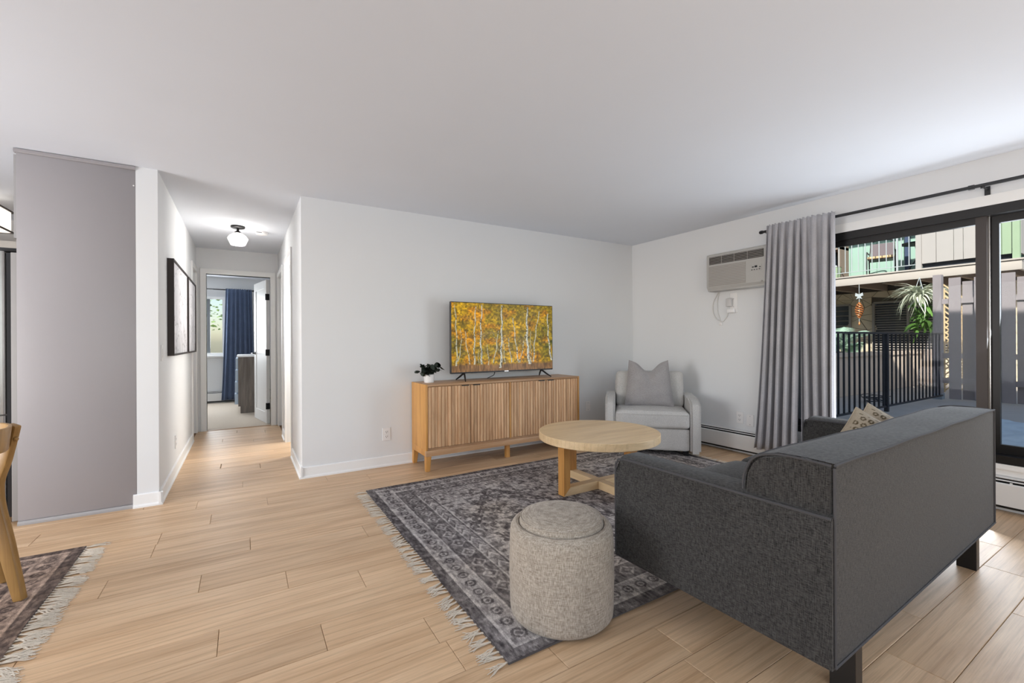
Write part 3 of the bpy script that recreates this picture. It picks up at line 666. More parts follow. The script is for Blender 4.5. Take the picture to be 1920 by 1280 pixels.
for (dx, dy, hz) in stems:
    bm = bm_new(); P = catmull([(dx*.1, dy*.1, .07), (dx*.5, dy*.5, .07+(hz-.07)*.6), (dx, dy, hz)], 5); add_tube(bm, P, .0016, 5); obj('stem', bm, 'leaf', t)
    for q in (.45, .65, .82, 1.0):
        for s in (0, 1):
            if abs(dx) > .09 and q < .6: continue
            p = P[min(len(P)-1, int(q*(len(P)-1)))]; place('leaf', leafme[rr.randrange(3)], None, t, p, (rr.uniform(-1.2, 1.2), rr.uniform(-.9, .9), rr.uniform(0, 6.28)))
# ------------------------------------------------------------------ television
tv = thing('television', 'flat television on splayed legs showing yellow birch trees', 'television', (1.305, -.20, .785))
TW, TH = 1.237, .713; tz = .072
bm = bm_new(); add_box(bm, 0, TW, 0, .03, tz, tz+TH); bevel(bm, .004, 1); obj('case', bm, 'black', tv)
bm = bm_new(); add_box(bm, .2, TW-.2, .03, .07, tz+.05, tz+.4); bevel(bm, .01, 1); obj('back_housing', bm, 'black', tv)
def screen_col(u, v):
    n1 = fbm(u*9, v*6, 1, 5); n2 = fbm(u*30, v*20, 5, 4); n3 = fbm(u*70, v*46, 9, 3)
    c = np.zeros((len(u), 3)); yel = np.array([.80, .62, .08]); org = np.array([.90, .55, .06]); grn = np.array([.60, .50, .09]); dk = np.array([.25, .22, .12]); tan = np.array([.62, .50, .34])
    a = np.clip((n1-.36)*4, 0, 1)[:, None]; c = grn*(1-a)+yel*a
    b = np.clip((fbm(u*12+5, v*9, 31, 4)-.5)*5, 0, 1)[:, None]; c = c*(1-b*.6)+org*b*.6
    d = np.clip((n2-.5)*5, 0, 1)[:, None]*(.35+.4*(1-v[:, None])); c = c*(1-d*.8)+dk*d*.8
    e = np.clip((fbm(u*10, v*14, 51, 4)-.55)*5, 0, 1)[:, None]*np.clip(1.1-np.abs(v-.5)*2, 0, 1)[:, None]; c = c*(1-e*.6)+tan*e*.6
    k2 = (np.clip((u-.80)*6, 0, 1)*np.clip(1-np.abs(v-.45)*2.2, 0, 1)*np.clip((fbm(u*8, v*8, 77, 3)-.4)*5, 0, 1))[:, None]; c = c*(1-k2*.7)+np.array([.16, .24, .08])*k2*.7
    c *= (.45+.95*n3)[:, None]
    gr = np.clip((.13+.04*(fbm(u*25, v*0, 3, 3)-.5)-v)*22, 0, 1)[:, None]; gcol = np.array([.52, .38, .24])*(.55+.8*fbm(u*120, v*14, 8, 3))[:, None]; c = c*(1-gr)+gcol*gr
    T = [(.045, .05, .030, .10, .96, .012, .7), (.055, .10, .08, .16, .62, .008, .7), (.205, .20, .22, .11, .96, .013, .8), (.275, .25, .28, .11, .98, .014, .9), (.165, .13, .12, .12, .60, .008, .75),
         (.335, .34, .32, .10, .40, .009, .6), (.385, .42, .43, .13, .60, .011, .7), (.455, .47, .465, .05, .98, .019, .9), (.495, .49, .47, .12, .55, .009, .6), (.565, .54, .53, .13, .50, .009, .8),
         (.635, .60, .58, .12, .80, .012, .8), (.65, .68, .705, .12, .55, .009, .7), (.75, .71, .73, .09, .97, .024, .95), (.795, .80, .86, .13, .92, .012, .75), (.99, .945, .95, .14, .88, .015, .95), (.245, .24, .245, .12, .35, .007, .5), (.77, .76, .76, .12, .6, .01, .5), (.44, .40, .37, .30, .62, .006, .5)]
    for (x0, x1, x2, va, vb, wd, al) in T:
        s = np.clip((v-va)/(vb-va), 0, 1); cx = x0*(1-s)**2+2*x1*s*(1-s)+x2*s*s+.004*np.sin(v*23+x0*50)
        ww = wd*(1-.5*s)*.62; d = np.abs(u-cx); msk = (np.clip((ww-d)/.002+.5, 0, 1)*(v > va-.01)*(v < vb))[:, None]*min(1, al+.12)
        bark = (.88-.5*(fbm(u*160, v*45, int(x0*100), 2) > .62)-.25*np.clip((u-cx)/np.maximum(ww, 1e-4), 0, 1))[:, None]*np.array([.93, .92, .84]); c = c*(1-msk)+bark*msk
        for bi in range(5):
            vb0 = va+(vb-va)*(.35+.13*bi); sg = 1 if bi % 2 else -1; s0 = (vb0-va)/(vb-va); bx = x0*(1-s0)**2+2*x1*s0*(1-s0)+x2*s0*s0
            L = .045; q = (u-bx)*sg; yy = vb0+.9*q+6*q*q*(bi % 3-.5); m2 = ((q > 0)*(q < L)*np.clip((.005-np.abs(v-yy))/.003, 0, 1))[:, None]*.45*al; c = c*(1-m2)+np.array([.78, .74, .64])*m2
    return np.clip(c, 0, 1)
place('screen', grid_mesh('screen', 420, 240, lambda u, v: np.c_[.008+u*(TW-.016), np.full_like(u, -.0012), tz+.014+v*(TH-.021)], screen_col), 'screen', tv)
box('bezel_badge', TW*.49, TW*.53, -.003, -.001, tz+.003, tz+.010, 'steel', tv)
def tvleg(x, s):
    bm = bm_new()
    for ey in (-.11, .115):
        add_prism(bm, [(x-.012, tz+.004), (x+.012, tz+.004), (x+s*.0+.008, 0), (x-.008, 0)], -.0, .016, 'Y') if False else None
        add_tube(bm, [(x, .015, tz+.006), (x-s*.02, ey*.5+.01, tz*.55), (x-s*.045, ey, .0055)], [.011, .009, .006], 6)
    return bm
obj('leg', tvleg(.15, 1), 'black', tv, smooth=True); obj('leg', tvleg(TW-.15, -1), 'black', tv, smooth=True)
bm = bm_new(); add_tube(bm, catmull([(.52, .06, tz+.06), (.515, .05, .05), (.485, .08, .02), (.47, .12, .004)]), .004, 6); obj('cable', bm, 'black', tv, smooth=True)
# ------------------------------------------------------------------ rugs
def rug_color(X, Y, w_, d):
    """X 0..w, Y 0..d (m)"""
    dist = np.minimum(np.minimum(X, w_-X), np.minimum(Y, d-Y)); horiz = (np.minimum(X, w_-X) > np.minimum(Y, d-Y)); al = np.where(horiz, X, Y)
    lt = np.array([.88, .86, .85]); dk = np.array([.27, .25, .26]); md = np.array([.50, .47, .46]); tn = np.array([.60, .54, .48])
    val = np.full(len(X), .62)
    def band(a, b, fn): 
        mk = (dist >= a) & (dist < b); val[mk] = fn(al[mk], (dist[mk]-a)/(b-a))
    band(0, .055, lambda a, q: np.full(len(a), .18)); band(.055, .07, lambda a, q: np.full(len(a), .95))
    def floral(a, q):
        p = (a/.085) % 1-.5; r = np.hypot(p*.085, (q-.5)*.10); return np.where((r < .030) & (r > .018), .15, np.where(r < .010, .2, .72))
    band(.07, .165, floral); band(.165, .178, lambda a, q: np.full(len(a), .95)); band(.178, .188, lambda a, q: np.full(len(a), .2))
    def dark(a, q):
        p = (a/.13) % 1-.5; return np.where(np.abs(np.abs(p*2)+np.abs(q-.5)*2-.7) < .12, .75, np.where(np.abs(p)+np.abs(q-.5) < .12, .7, .28))
    band(.188, .30, dark); band(.30, .312, lambda a, q: np.full(len(a), .92))
    def arrow(a, q):
        p = (a/.11) % 1; r = np.abs(q-.5)*1.0; z = (p+r*1.0) % 1; return np.where(z < .22, .95, np.where(z < .36, .2, .55))
    band(.312, .375, arrow); band(.375, .388, lambda a, q: np.full(len(a), .18)); band(.388, .398, lambda a, q: np.full(len(a), .9))
    fm = dist >= .398; fx = X[fm]-w_/2; fy = Y[fm]-d/2; v = np.full(fm.sum(), .82)
    for cx in (-.72, 0, .72):
        r = np.abs(fx-cx)/.42+np.abs(fy)/.62+.035*np.sign(np.sin(fy*55))*np.sign(np.sin(fx*55)); v = np.where((np.abs(r-1) < .06), .18, v); v = np.where((r < .94), .80, v)
        v = np.where((np.abs(r-.72) < .035), .35, v); v = np.where(r < .38, .35, v); v = np.where(r < .30, .82, v)
        v = np.where((r < .28) & (np.abs(np.sin(fx*45)*np.sin(fy*45)) > .5), .25, v)
    mo = (fbm(fx*26, fy*26, 12, 2) > .60) & (v > .6); v = np.where(mo, .26, v)
    px = np.abs((fx/.17) % 1-.5); py = np.abs((fy/.17) % 1-.5); v = np.where((v > .6) & (px+py < .13), .22, v); v = np.where((v > .6) & (np.abs(px-py) < .035) & (px+py < .42), .38, v)
    val[fm] = v
    wear = fbm(X*2.2, Y*2.2, 40, 4); st = fbm(X*90, Y*30, 44, 3); st2 = fbm(X*22, Y*60, 48, 3)
    val = val*(1-.30)+.30*(.56)+ (st-.5)*.85+(st2-.5)*.45
    fade = np.clip((wear-.5)*3, -1, 1); val = val+.10*fade; val = np.clip(val, 0, 1)[:, None]
    c = dk*(1-val)+lt*val; tb = np.clip((fbm(X*1.5+7, Y*1.5, 60, 3)-.48)*4, 0, 1)[:, None]*.45; return np.clip(c*(1-tb)+c*(tn/np.array([.58, .55, .54]))*tb, 0, 1)
def rug(name, label, loc, w_, d, nx, ny, tint=(1, 1, 1)):
    t = thing(name, label, 'rug', loc)
    def fn(u, v): return np.c_[u*w_+.004*np.sin(v*d*9)*(np.abs(u-.5) > .49), v*d+.004*np.sin(u*w_*7)*(np.abs(v-.5) > .49), .0095+.0008*fbm(u*60, v*50, 2, 2)]
    place('pile', grid_mesh('pile', nx, ny, fn, lambda u, v: np.clip(rug_color(u*w_, v*d, w_, d)*np.array(tint), 0, 1)), 'rug', t)
    box('backing', .002, w_-.002, .002, d-.002, .001, .0085, plain('rug_backing', '5a5453', .95), t)
    return t
def tassel_mesh(seed, L=.075, spread=.02, n=9):
    rr = random.Random(seed); bm = bm_new(); add_tube(bm, [(0, 0, .004), (.008, 0, .006), (.016, 0, .005)], .0035, 6)
    for i in range(n):
        a = (i/(n-1)-.5)*2; e = spread*a+rr.uniform(-.006, .006); l = L*rr.uniform(.75, 1.1); w2 = rr.uniform(-.006, .006)
        add_tube(bm, [(.013, a*.002, .005), (.013+l*.4, e*.35+w2, .004+rr.uniform(0, .004)), (.013+l*.75, e*.8-w2, .003), (.013+l, e+w2, .0025)], [.0022, .0018, .0016, .0012], 4)
    me = mesh_of(bm, 'tassel', True); me.materials.append(M['tassel']); return me
TM = [tassel_mesh(i) for i in range(5)]; TL = [tassel_mesh(20+i, .095, .024, 11) for i in range(5)]
RX0, RX1, RY0, RY1 = .385, 3.47, -2.835, -.645
rg = rug('area_rug', 'large distressed grey patterned rug with cream tassels under the coffee table', (RX0, RY0, 0), RX1-RX0, RY1-RY0, 620, 440)
rr = random.Random(9)
yy = RY0+.012
while yy < RY1-.005:
    place('tassel', TM[rr.randrange(5)], None, rg, (0.004, yy-RY0, 0), (0, 0, PI+rr.uniform(-.5, .5))); yy += .0315
yy = RY0+.012
while yy < RY1-.005:
    if yy > -2.5: place('tassel', TM[rr.randrange(5)], None, rg, (RX1-RX0-.004, yy-RY0, 0), (0, 0, rr.uniform(-.5, .5)))
    yy += .0315
DX0, DX1, DY0_, DY1_ = -2.9, -1.205, -3.4, -.755
rd = rug('dining_rug', 'grey brown woven rug with white fringe under the dining chair', (DX0, DY0_, 0), DX1-DX0, DY1_-DY0_, 260, 380, (.98, .88, .80))
yy = DY0_+.01
while yy < DY1_-.002:
    if yy > -2.6: place('tassel', TL[rr.randrange(5)], None, rd, (DX1-DX0-.004, yy-DY0_, 0), (0, 0, rr.uniform(-.75, .35)))
    yy += .024
# ------------------------------------------------------------------ coffee table
ct = thing('coffee_table', 'round light oak coffee table with crossed leg frame on the grey rug', 'coffee table', (1.985, -1.555, .0105))
TR = .472; TZ = .45
bm = bm_new(); add_lathe(bm, [(TR-.004, TZ-.058), (TR, TZ-.054), (TR, TZ-.003), (TR-.003, TZ)], 96); obj('tabletop', bm, 'table', ct, smooth=True)
for k4 in range(4):
    a = k4*PI/2; rot = (0, 0, a)
    bm = bm_new(); add_prism(bm, [(-.375, 0), (-.315, .062), (-.315, TZ-.058), (-.375, TZ-.058)], -.036, .036, 'Y'); bevel(bm, .0015, 1)
    obj('leg', bm, 'oak', ct, rot=rot)
    bm = bm_new(); add_prism(bm, [(-.3745, 0), (-.0365, 0), (-.0365, .062), (-.3145, .062)], -.0355, .0355, 'Y'); bevel(bm, .0015, 1); obj('foot_bar', bm, 'table', ct, rot=rot)
box('cross_block', -.036, .036, -.036, .036, 0, .062, 'table', ct)
# ------------------------------------------------------------------ pouf
pf = thing('storage_ottoman', 'round oatmeal woven storage ottoman with lift-off lid on the rug edge', 'ottoman', (.746, -2.678, .011))
bm = bm_new(); Rp = .222
prof = [(Rp-.03, 0), (Rp-.012, .004), (Rp-.002, .016), (Rp, .04), (Rp+.003, .2), (Rp, .335), (Rp-.003, .362), (Rp-.012, .378), (Rp-.026, .386), (Rp-.036, .384), (Rp-.040, .375), (Rp-.040, .33), (.0005, .33)]
add_lathe(bm, prof, 72, cap=False); obj('drum', bm, 'pouf', pf, smooth=True)
bm = bm_new(); Rl = Rp-.043
prof = [(.0005, .331), (Rl-.004, .331), (Rl, .34), (Rl+.002, .385), (Rl-.003, .402), (Rl-.012, .412), (Rl-.035, .420), (Rl-.08, .427), (.0005, .430)]
add_lathe(bm, prof, 72, cap=False); lid = obj('lid', bm, 'pouf', pf, smooth=True)
bm = bm_new(); n = 72; add_tube(bm, [((Rl-.004)*math.cos(2*PI*k/n), (Rl-.004)*math.sin(2*PI*k/n), .405) for k in range(n+1)], .003, 6, cap=False); obj('piping', bm, 'pouf', lid, smooth=True)
# ------------------------------------------------------------------ sofa
SW, SD, ZB, ZT, ZA = 1.93, .87, .19, .80, .645
sf = thing('sofa', 'charcoal woven loveseat on black block legs seen from behind', 'sofa', (1.06, -3.585, 0), .028)
# back : profile in (y,z), extruded over the whole width
bm = bm_new()
P = [(0, ZB), (.02, ZB), (.24, ZB+.06), (.27, .60), (.278, .665), (.272, .715), (.252, .757), (.218, .785), (.165, .799), (.08, .802), (0, ZT), ]
add_prism(bm, P[::-1], .012, SW-.012, 'X'); 
bmesh.ops.bevel(bm, geom=[e for e in bm.edges if abs(e.verts[0].co.x-e.verts[1].co.x) < .01], offset=.012, segments=2, affect='EDGES')
bmesh.ops.subdivide_edges(bm, edges=[e for e in bm.edges if abs(e.verts[0].co.x-e.verts[1].co.x) > 1], cuts=40, use_grid_fill=True)
for v in bm.verts:
    x = v.co.x/SW
    if v.co.z > .7: v.co.z += .004*math.sin(x*9+.5)*min(1, v.co.y/.1)+.0015*math.sin(x*23)
    if v.co.y < .01 and .02 < x < .98: v.co.y -= .008*math.sin(PI*x)*math.sin(PI*max(0, min(1, (v.co.z-ZB)/(ZT-ZB))))
obj('backrest', bm, 'sofa', sf, smooth=True)
def arm(x0, x1, nm='arm'):
    bm = bm_new(); add_prism(bm, [(x0, ZB), (x1, ZB), (x1, ZA-.014), (x1-.006, ZA-.003), (x1-.03, ZA+.007), (x0+.03, ZA+.007), (x0+.006, ZA-.003), (x0, ZA-.014)], .002, SD, 'Y')
    bmesh.ops.bevel(bm, geom=[e for e in bm.edges if abs(e.verts[0].co.y-e.verts[1].co.y) < .01 and e.verts[0].co.y > .5 and e.verts[0].co.z > .3], offset=.03, segments=4, affect='EDGES')
    a = obj(nm, bm, 'sofa', sf, smooth=True)
    for xx in (x0+.002, x1-.002):
        b2 = bm_new(); add_tube(b2, catmull([(xx, .004, ZA-.006), (xx, SD-.30, ZA-.006), (xx, SD-.05, ZA-.008), (xx, SD-.012, ZA-.026), (xx, SD-.001, ZA-.06), (xx, SD-.001, .4), (xx, SD-.001, ZB+.01)], 6), .005, 6); obj('piping', b2, 'piping', a, smooth=True)
    return a
arm(-.004, .145); arm(SW-.145, SW+.004)
bk = [o for o in sf.children if o.name.startswith('backrest')][0]
def pipe(pts, r=.0042): b2 = bm_new(); add_tube(b2, pts, r, 6); obj('piping', b2, 'piping', bk, smooth=True)
pipe([(.012+(SW-.024)*i/30, -.002, ZT-.002+.0015*math.sin(i/30*23)) for i in range(31)])
pipe([(.01+(SW-.02)*i/30, .222, .7835+.004*math.sin(i/30*9+.5)+.0015*math.sin(i/30*23)) for i in range(31)])
for xx in (.010, SW-.010):
    pipe([(xx, -.001, ZB+.01), (xx, -.001, ZT-.01)]); pipe(catmull([(xx, .008, ZT-.004), (xx, .10, .800), (xx, .17, .797), (xx, .222, .782), (xx, .255, .752), (xx, .274, .70), (xx, .277, .655)], 5))
pipe([(.005, -.002, ZB+.008), (SW-.005, -.002, ZB+.008)])
bm = bm_new(); add_box(bm, .145, SW-.145, .20, SD-.03, ZB, .335); bevel(bm, .012, 2); obj('seat_deck', bm, 'sofa', sf, smooth=True)
cwid = (SW-.29)/2
for i in range(2):
    bm = bm_new(); rounded(bm, cwid-.006, SD-.30+.03, .155, .045, 12, .03, i, .001, (.148+i*cwid, .268, .33)); obj('seat_cushion', bm, 'sofa', sf, smooth=True)
for (lx, ly) in ((.21, .02), (SW-.26, .02), (.40, SD-.28), (SW-.45, SD-.28)):
    bm = bm_new(); add_box(bm, lx, lx+.055, ly, ly+.075, 0, ZB+.01); bevel(bm, .002, 1); obj('leg', bm, 'black_wood', sf)
# pillows on the sofa
def geo_pillow(label, loc, rot, s=.46):
    bm = pillow_bm(s, s, .15, 0, 64); me = mesh_of(bm, 'throw_pillow', True)
    co = np.empty(len(me.vertices)*3, np.float32); me.vertices.foreach_get('co', co); co = co.reshape(-1, 3)
    X = co[:, 0]/.036; Z = co[:, 2]/.036; row = np.floor(Z); px = (X+.5*(row % 2)) % 1-.5; pz = Z % 1-.5; r = np.hypot(px, pz)
    pat = ((r > .17) & (r < .36)); inn = (np.abs(co[:, 0]) < s*.40) & (np.abs(co[:, 2]-s/2) < s*.40)
    c = np.where((pat & inn)[:, None], np.array([[.36, .31, .22]]), np.array([[.70, .65, .57]])); at = me.color_attributes.new('col', 'FLOAT_COLOR', 'POINT')
    at.data.foreach_set('color', np.c_[c**2.2, np.ones(len(c))].astype(np.float32).ravel())
    Rm = Matrix.Rotation(rot[2], 3, 'Z') @ Matrix.Rotation(rot[0], 3, 'X') @ Matrix.Rotation(rot[1], 3, 'Y'); loc = Vector(loc)-Rm @ Vector((-s/2, 0, s))
    t = thing('throw_pillow', label, 'pillow', loc); t.rotation_euler = Rm.to_euler()
    place('cushion', me, 'geo', t)
    b2 = bm_new(); n = 22; E = []
    for q in range(4*n):
        sd_, k = divmod(q, n); f = -1+2*k/n; u, v = ((f, -1), (1, f), (-f, 1), (-1, -f))[sd_]
        E.append((s/2*u*(1-.075*(1-v*v)), 0, s/2*v*(1-.06*(1-u*u))+s/2))
    add_tube(b2, E+[E[0]], .004, 6, cap=False); obj('piping', b2, plain('tan_piping', 'a89a86', .8), t, smooth=True)
geo_pillow('front tan geometric pattern pillow propped on the dark sofa', (2.46, -3.11, .80), (math.radians(-24), math.radians(31), math.radians(-60)), .29)
geo_pillow('rear tan geometric pattern pillow tucked behind the other on the sofa', (2.68, -3.085, .802), (math.radians(-24), math.radians(33), math.radians(-56)), .29)
# ------------------------------------------------------------------ armchair
ac = thing('armchair', 'light grey upholstered armchair in the corner beside the media console', 'armchair', (2.775, -.79, .011), -math.radians(45))
AWd, AD = .93, .72
def arm2(x0, x1, outer):
    bm = bm_new(); prof = [(0, .035), (0, .49), (.012, .522), (.05, .545), (.20, .563), (AD-.10, .575), (AD-.02, .57), (AD-.02, .035)]
    add_prism(bm, prof, x0, x1, 'X'); bmesh.ops.bevel(bm, geom=[e for e in bm.edges if abs(e.verts[0].co.x-e.verts[1].co.x) < .01], offset=.02, segments=4, affect='EDGES')
    a = obj('arm', bm, 'armchair', ac, smooth=True)
    return a
arm2(0, .10, 0); arm2(AWd-.10, AWd, 1)
bm = bm_new(); rounded(bm, AWd-.19, .14, .60, .04, 10, 0, 0, 0, (.095, AD-.15, .14)); obj('back_frame', bm, 'armchair', ac, smooth=True)
bm = bm_new(); rounded(bm, AWd-.20, .55, .23, .025, 10, 0, 0, 0, (.10, .03, .045)); obj('seat_base', bm, 'armchair', ac, smooth=True)
bm = bm_new(); rounded(bm, AWd-.204, .60, .165, .035, 14, .022, 1, .0012, (.102, .0, .275)); sc_ = obj('seat_cushion', bm, 'armchair', ac, smooth=True)
b2 = bm_new(); add_tube(b2, [(.125+(AWd-.25)*i/20, -.001-.002*math.sin(PI*i/20), .415) for i in range(21)], .003, 6); obj('seam', b2, 'armchair', sc_, smooth=True)
bm = bm_new(); rounded(bm, AWd-.21, .17, .40, .05, 12, 0, 3, .003, (.105, .40, .43))
bmesh.ops.rotate(bm, verts=bm.verts, cent=(.4, .45, .43), matrix=Matrix.Rotation(math.radians(-9), 3, 'X')); obj('back_cushion', bm, 'armchair', ac, smooth=True)
for (lx, ly) in ((.05, .06), (AWd-.16, .06), (.05, AD-.13), (AWd-.16, AD-.13)):
    bm = bm_new(); add_box(bm, lx, lx+.05, ly, ly+.05, 0, .05); obj('foot', bm, 'black_wood', ac)
bm = pillow_bm(.52, .50, .17, .10, 26); pl = obj('accent_pillow', bm, 'armpillow', None, smooth=True, label='large taupe grey pillow with chopped top on the light grey armchair', cat='pillow')
pl.matrix_world = Matrix.Translation((2.775, -.79, .011)) @ Matrix.Rotation(-PI/4, 4, 'Z') @ Matrix.Translation((.455, .315, .445)) @ Matrix.Rotation(math.radians(-13), 4, 'X')
# ------------------------------------------------------------------ dining chair
dc = thing('dining_chair', 'golden wood dining chair with bent legs and curved plywood backrest', 'chair', (-1.30, -1.335, .0115))
# rear legs bow towards the seat (−X) at seat height and splay out at foot and top
def bentleg(p0, pm, p1, w0, w1, w2, th=.022):
    """flat board leg in the plane of its three points"""
    a, b, c = Vector(p0), Vector(pm), Vector(p1); bm = bm_new()
    side = Vector((-.42, .9, 0)).normalized()*0+ (c-a).cross(b-(a+c)/2)
    nrm = side.normalized(); path = catmull([a, a.lerp(b, .5), b, b.lerp(c, .5), c], 5); rings = []
    N = len(path)
    for i, p in enumerate(path):
        d = (path[min(i+1, N-1)]-path[max(i-1, 0)]).normalized(); s = d.cross(nrm).normalized(); t = i/(N-1)
        ww = (w0+(w1-w0)*t*2 if t < .5 else w1+(w2-w1)*(t-.5)*2)/2
        rings.append([bm.verts.new(p+s*x*ww+nrm*y*th/2) for x, y in ((-1, -1), (1, -1), (1, 1), (-1, 1))])
    for r0, r1 in zip(rings, rings[1:]):
        for k in range(4): bm.faces.new((r0[k], r0[(k+1) % 4], r1[(k+1) % 4], r1[k]))
    bm.faces.new(rings[0][::-1]); bm.faces.new(rings[-1]); bevel(bm, .006, 2); return bm
obj('rear_leg', bentleg((0, 0, 0), (-.10, .045, .50), (-.012, -.012, .80), .042, .085, .040, .03), 'chairwood', dc, smooth=True)
obj('rear_leg', bentleg((-.03, -.30, 0), (-.13, -.25, .50), (-.045, -.235, .80), .042, .085, .040, .03), 'chairwood', dc, smooth=True)
obj('front_leg', bentleg((-.13, .265, 0), (-.165, .235, .2), (-.20, .20, .43), .030, .04, .05, .03), 'chairwood', dc, smooth=True)
obj('front_leg', bentleg((-.50, -.30, 0), (-.49, -.27, .2), (-.47, -.24, .43), .030, .04, .05, .03), 'chairwood', dc, smooth=True)
bm = bm_new(); rounded(bm, .46, .44, .03, .014, 8, 0, 0, 0, (-.57, -.25, .43)); obj('seat', bm, 'chairwood', dc, smooth=True)
bm = bm_new(); bx = []; n = 24   # curved plywood backrest, concave towards the seat
for i in range(n+1):
    a = math.radians(-62+124*i/n); r = .215; cx, cy = -.235, -.125
    for dr_ in (0, .014):
        for z in (.695, .80):
            fl = (1-abs(a)/1.1*.35); zz = .75+(z-.7475)*(.75+.25*math.cos(a))
            lean = .10*(zz-.69); bx.append(bm.verts.new((cx+(r+dr_+lean)*math.cos(a), cy+(r+dr_+lean)*math.sin(a)*1.0, zz+.01*math.sin(abs(a)))))
for i in range(n):
    a = bx[i*4:i*4+4]; b = bx[i*4+4:i*4+8]
    for q in ((0, 1), (1, 3), (3, 2), (2, 0)): bm.faces.new((a[q[0]], b[q[0]], b[q[1]], a[q[1]]))
bm.faces.new((bx[0], bx[1], bx[3], bx[2])); bm.faces.new((bx[-4], bx[-2], bx[-1], bx[-3])); bevel(bm, .004, 2)
obj('backrest', bm, 'chairwood', dc, smooth=True)
for (x, yy, z) in ((-.008, -.018, .735), (-.03, -.243, .735)):
    bm = bm_new(); add_lathe(bm, [(.010, 0), (.010, .006), (.004, .011)], 12); obj('peg', bm, 'chairwood', dc, loc=(x, yy, z), rot=(0, PI/2, 0), smooth=True)

# ------------------------------------------------------------------ outside the patio door
ZG = .15
swall('patio_floor', [(W+.16, 14, -9, 8, ZG-.15, ZG)], 'concrete')
swall('wall_exterior_upper', [(W+.0, W+.18, -9, 6, H+.13, 5.62), (-4.3, W, -5.7, 3.0, 5.4, 5.62)], 'siding')
swall('sun_block_overhang', [(-6.6, -4.3, -5.7, 2.4, 2.5, 2.65)], 'siding')  # unseen overhang, added to keep direct sun off the floor
swall('wall_exterior_side', [(W+.0, W+.18, .12, 6, 0, H+.13), (W+.0, W+.18, -9, -5.7, 0, H+.13)], 'siding')
# railing along X
RY = -1.60
t = thing('metal_railing', 'black metal railing with thin balusters between patio and walkway', 'railing', (4.3, RY, ZG))
box('top_rail', 0, 5.35, -.02, .02, 1.10, 1.125, 'rail', t); box('bottom_rail', 0, 5.35, -.012, .012, .065, .09, 'rail', t)
bal = bm_new(); add_box(bal, -.0095, .0095, -.0095, .0095, .09, 1.10); bme = mesh_of(bal, 'baluster'); bme.materials.append(M['rail'])
xx = .14
while xx < 5.3:
    if abs(xx-3.08) > .05: place('baluster', bme, None, t, (xx, 0, 0))
    xx += .149
for xx in (.03, 3.08): box('post', xx-.028, xx+.028, -.022, .022, 0, 1.12, 'rail', t)
# fence on X = FX
FX = 9.72
t = thing('wooden_fence', 'tall dark stained board fence closing the far side of the patio', 'fence', (FX, 0, ZG))
box('post', -.02, .09, -1.577, -1.468, 0, 2.12, 'fence', t); box('post', .05, .14, -3.66, -3.55, 0, 2.0, 'fence', t); 
box('post_foot', -.03, .10, -1.585, -1.46, 0, .10, plain('galvanized', '7d8791', .5), t)
for z in (.28, .70, 1.62): box('rail', .022, .06, -6.5, -1.577, z, z+.085, 'fence', t)
fb = {}
for i in range(24):
    y1 = -1.664-i*.152; back = i % 2; hgt = 2.03 if not back else 1.98
    bm_key = (back, i % 4)
    if bm_key not in fb:
        bm = bm_new(); add_box(bm, 0, .02, -.146, 0, .02, hgt+(.02 if i % 4 == 0 else 0)); me = mesh_of(bm, 'board'); me.materials.append(M['fence']); fb[bm_key] = me
    place('board', fb[bm_key], None, t, (0 if not back else .062, y1, 0))
# tan planter wall along X
box('planter_wall', W+.3, 13.7, -.52, -.32, ZG, .93, 'stucco', bev=.01, label='low tan stucco wall running behind the black railing', cat='wall')
bm = bm_new(); add_box(bm, W+.3, 13.7, -.55, -.52, .86, .94); obj('cap_strip', bm, 'stucco', bpy.data.objects['planter_wall'])
# building opposite
bd = thing('apartment_building', 'apartment building across the courtyard with green walled balcony and stone base', 'building', (0, 0, 0))
BX, RX = 12.0, 14.0
box('rear_wall_lower', RX, RX+.2, -2.2, 9, ZG, 2.65, 'mortar', bd)
box('rear_wall_upper', RX, RX+.2, -2.2, 9, 2.65, 5.5, 'green', bd)
box('balcony_floor', BX+.05, RX, -2.07, 9, 2.62, 2.68, 'joist', bd)
box('fascia', BX, BX+.05, -2.10, 9, 2.475, 2.655, 'fascia', bd, bev=.004); box('fascia', BX+.05, 16, -2.10, -2.05, 2.475, 2.655, 'fascia', bd)
box('drip_edge', BX-.03, BX+.05, -2.13, 9, 2.66, 2.69, 'fascia', bd)
for i in range(18): box('joist', BX+.05, RX, -1.9+i*.62, -1.82+i*.62, 2.45, 2.62, 'joist', bd)
box('balcony_roof', BX-.1, RX+.2, -2.2, 9, 5.2, 5.4, 'joist', bd)
# solid siding boards of the balcony front
ys = [-.575, -.902, -1.171, -1.312, -1.60, -1.841, -1.972]
box('siding_post', BX-.02, BX+.05, -.67, -.575, 2.69, 4.6, 'siding', bd)
for i, (a, b) in enumerate(zip(ys, ys[1:])): box('siding_board', BX+.0, BX+.03, b+.004, (a if i else -.67)-.004, 2.79, 4.6, 'siding' if i < 4 else 'palegreen', bd)
box('corner_post', BX-.01, BX+.08, -2.075, -1.98, 2.69, 4.6, 'palegreen', bd)
box('gap_board', BX+.10, BX+.13, -1.98, -.67, 2.68, 2.9, plain('dark_gap', '3a3f48', .8), bd)
for i in range(7): box('return_board', BX+.1+i*.26, BX+.352+i*.26, -2.075, -2.045, 2.79, 4.6, 'siding', bd)
# teal wall boards behind the balcony
for i in range(22): box('wall_board', RX-.022, RX, -1.9+i*.30+.006, -1.6+i*.30-.006, 2.68, 5.2, 'green', bd)
for yy in (.10, 1.45): box('drain_pipe', RX-.12, RX-.03, yy, yy+.09, 2.68, 5.2, plain('navy_pipe', '3b4a66', .6), bd)
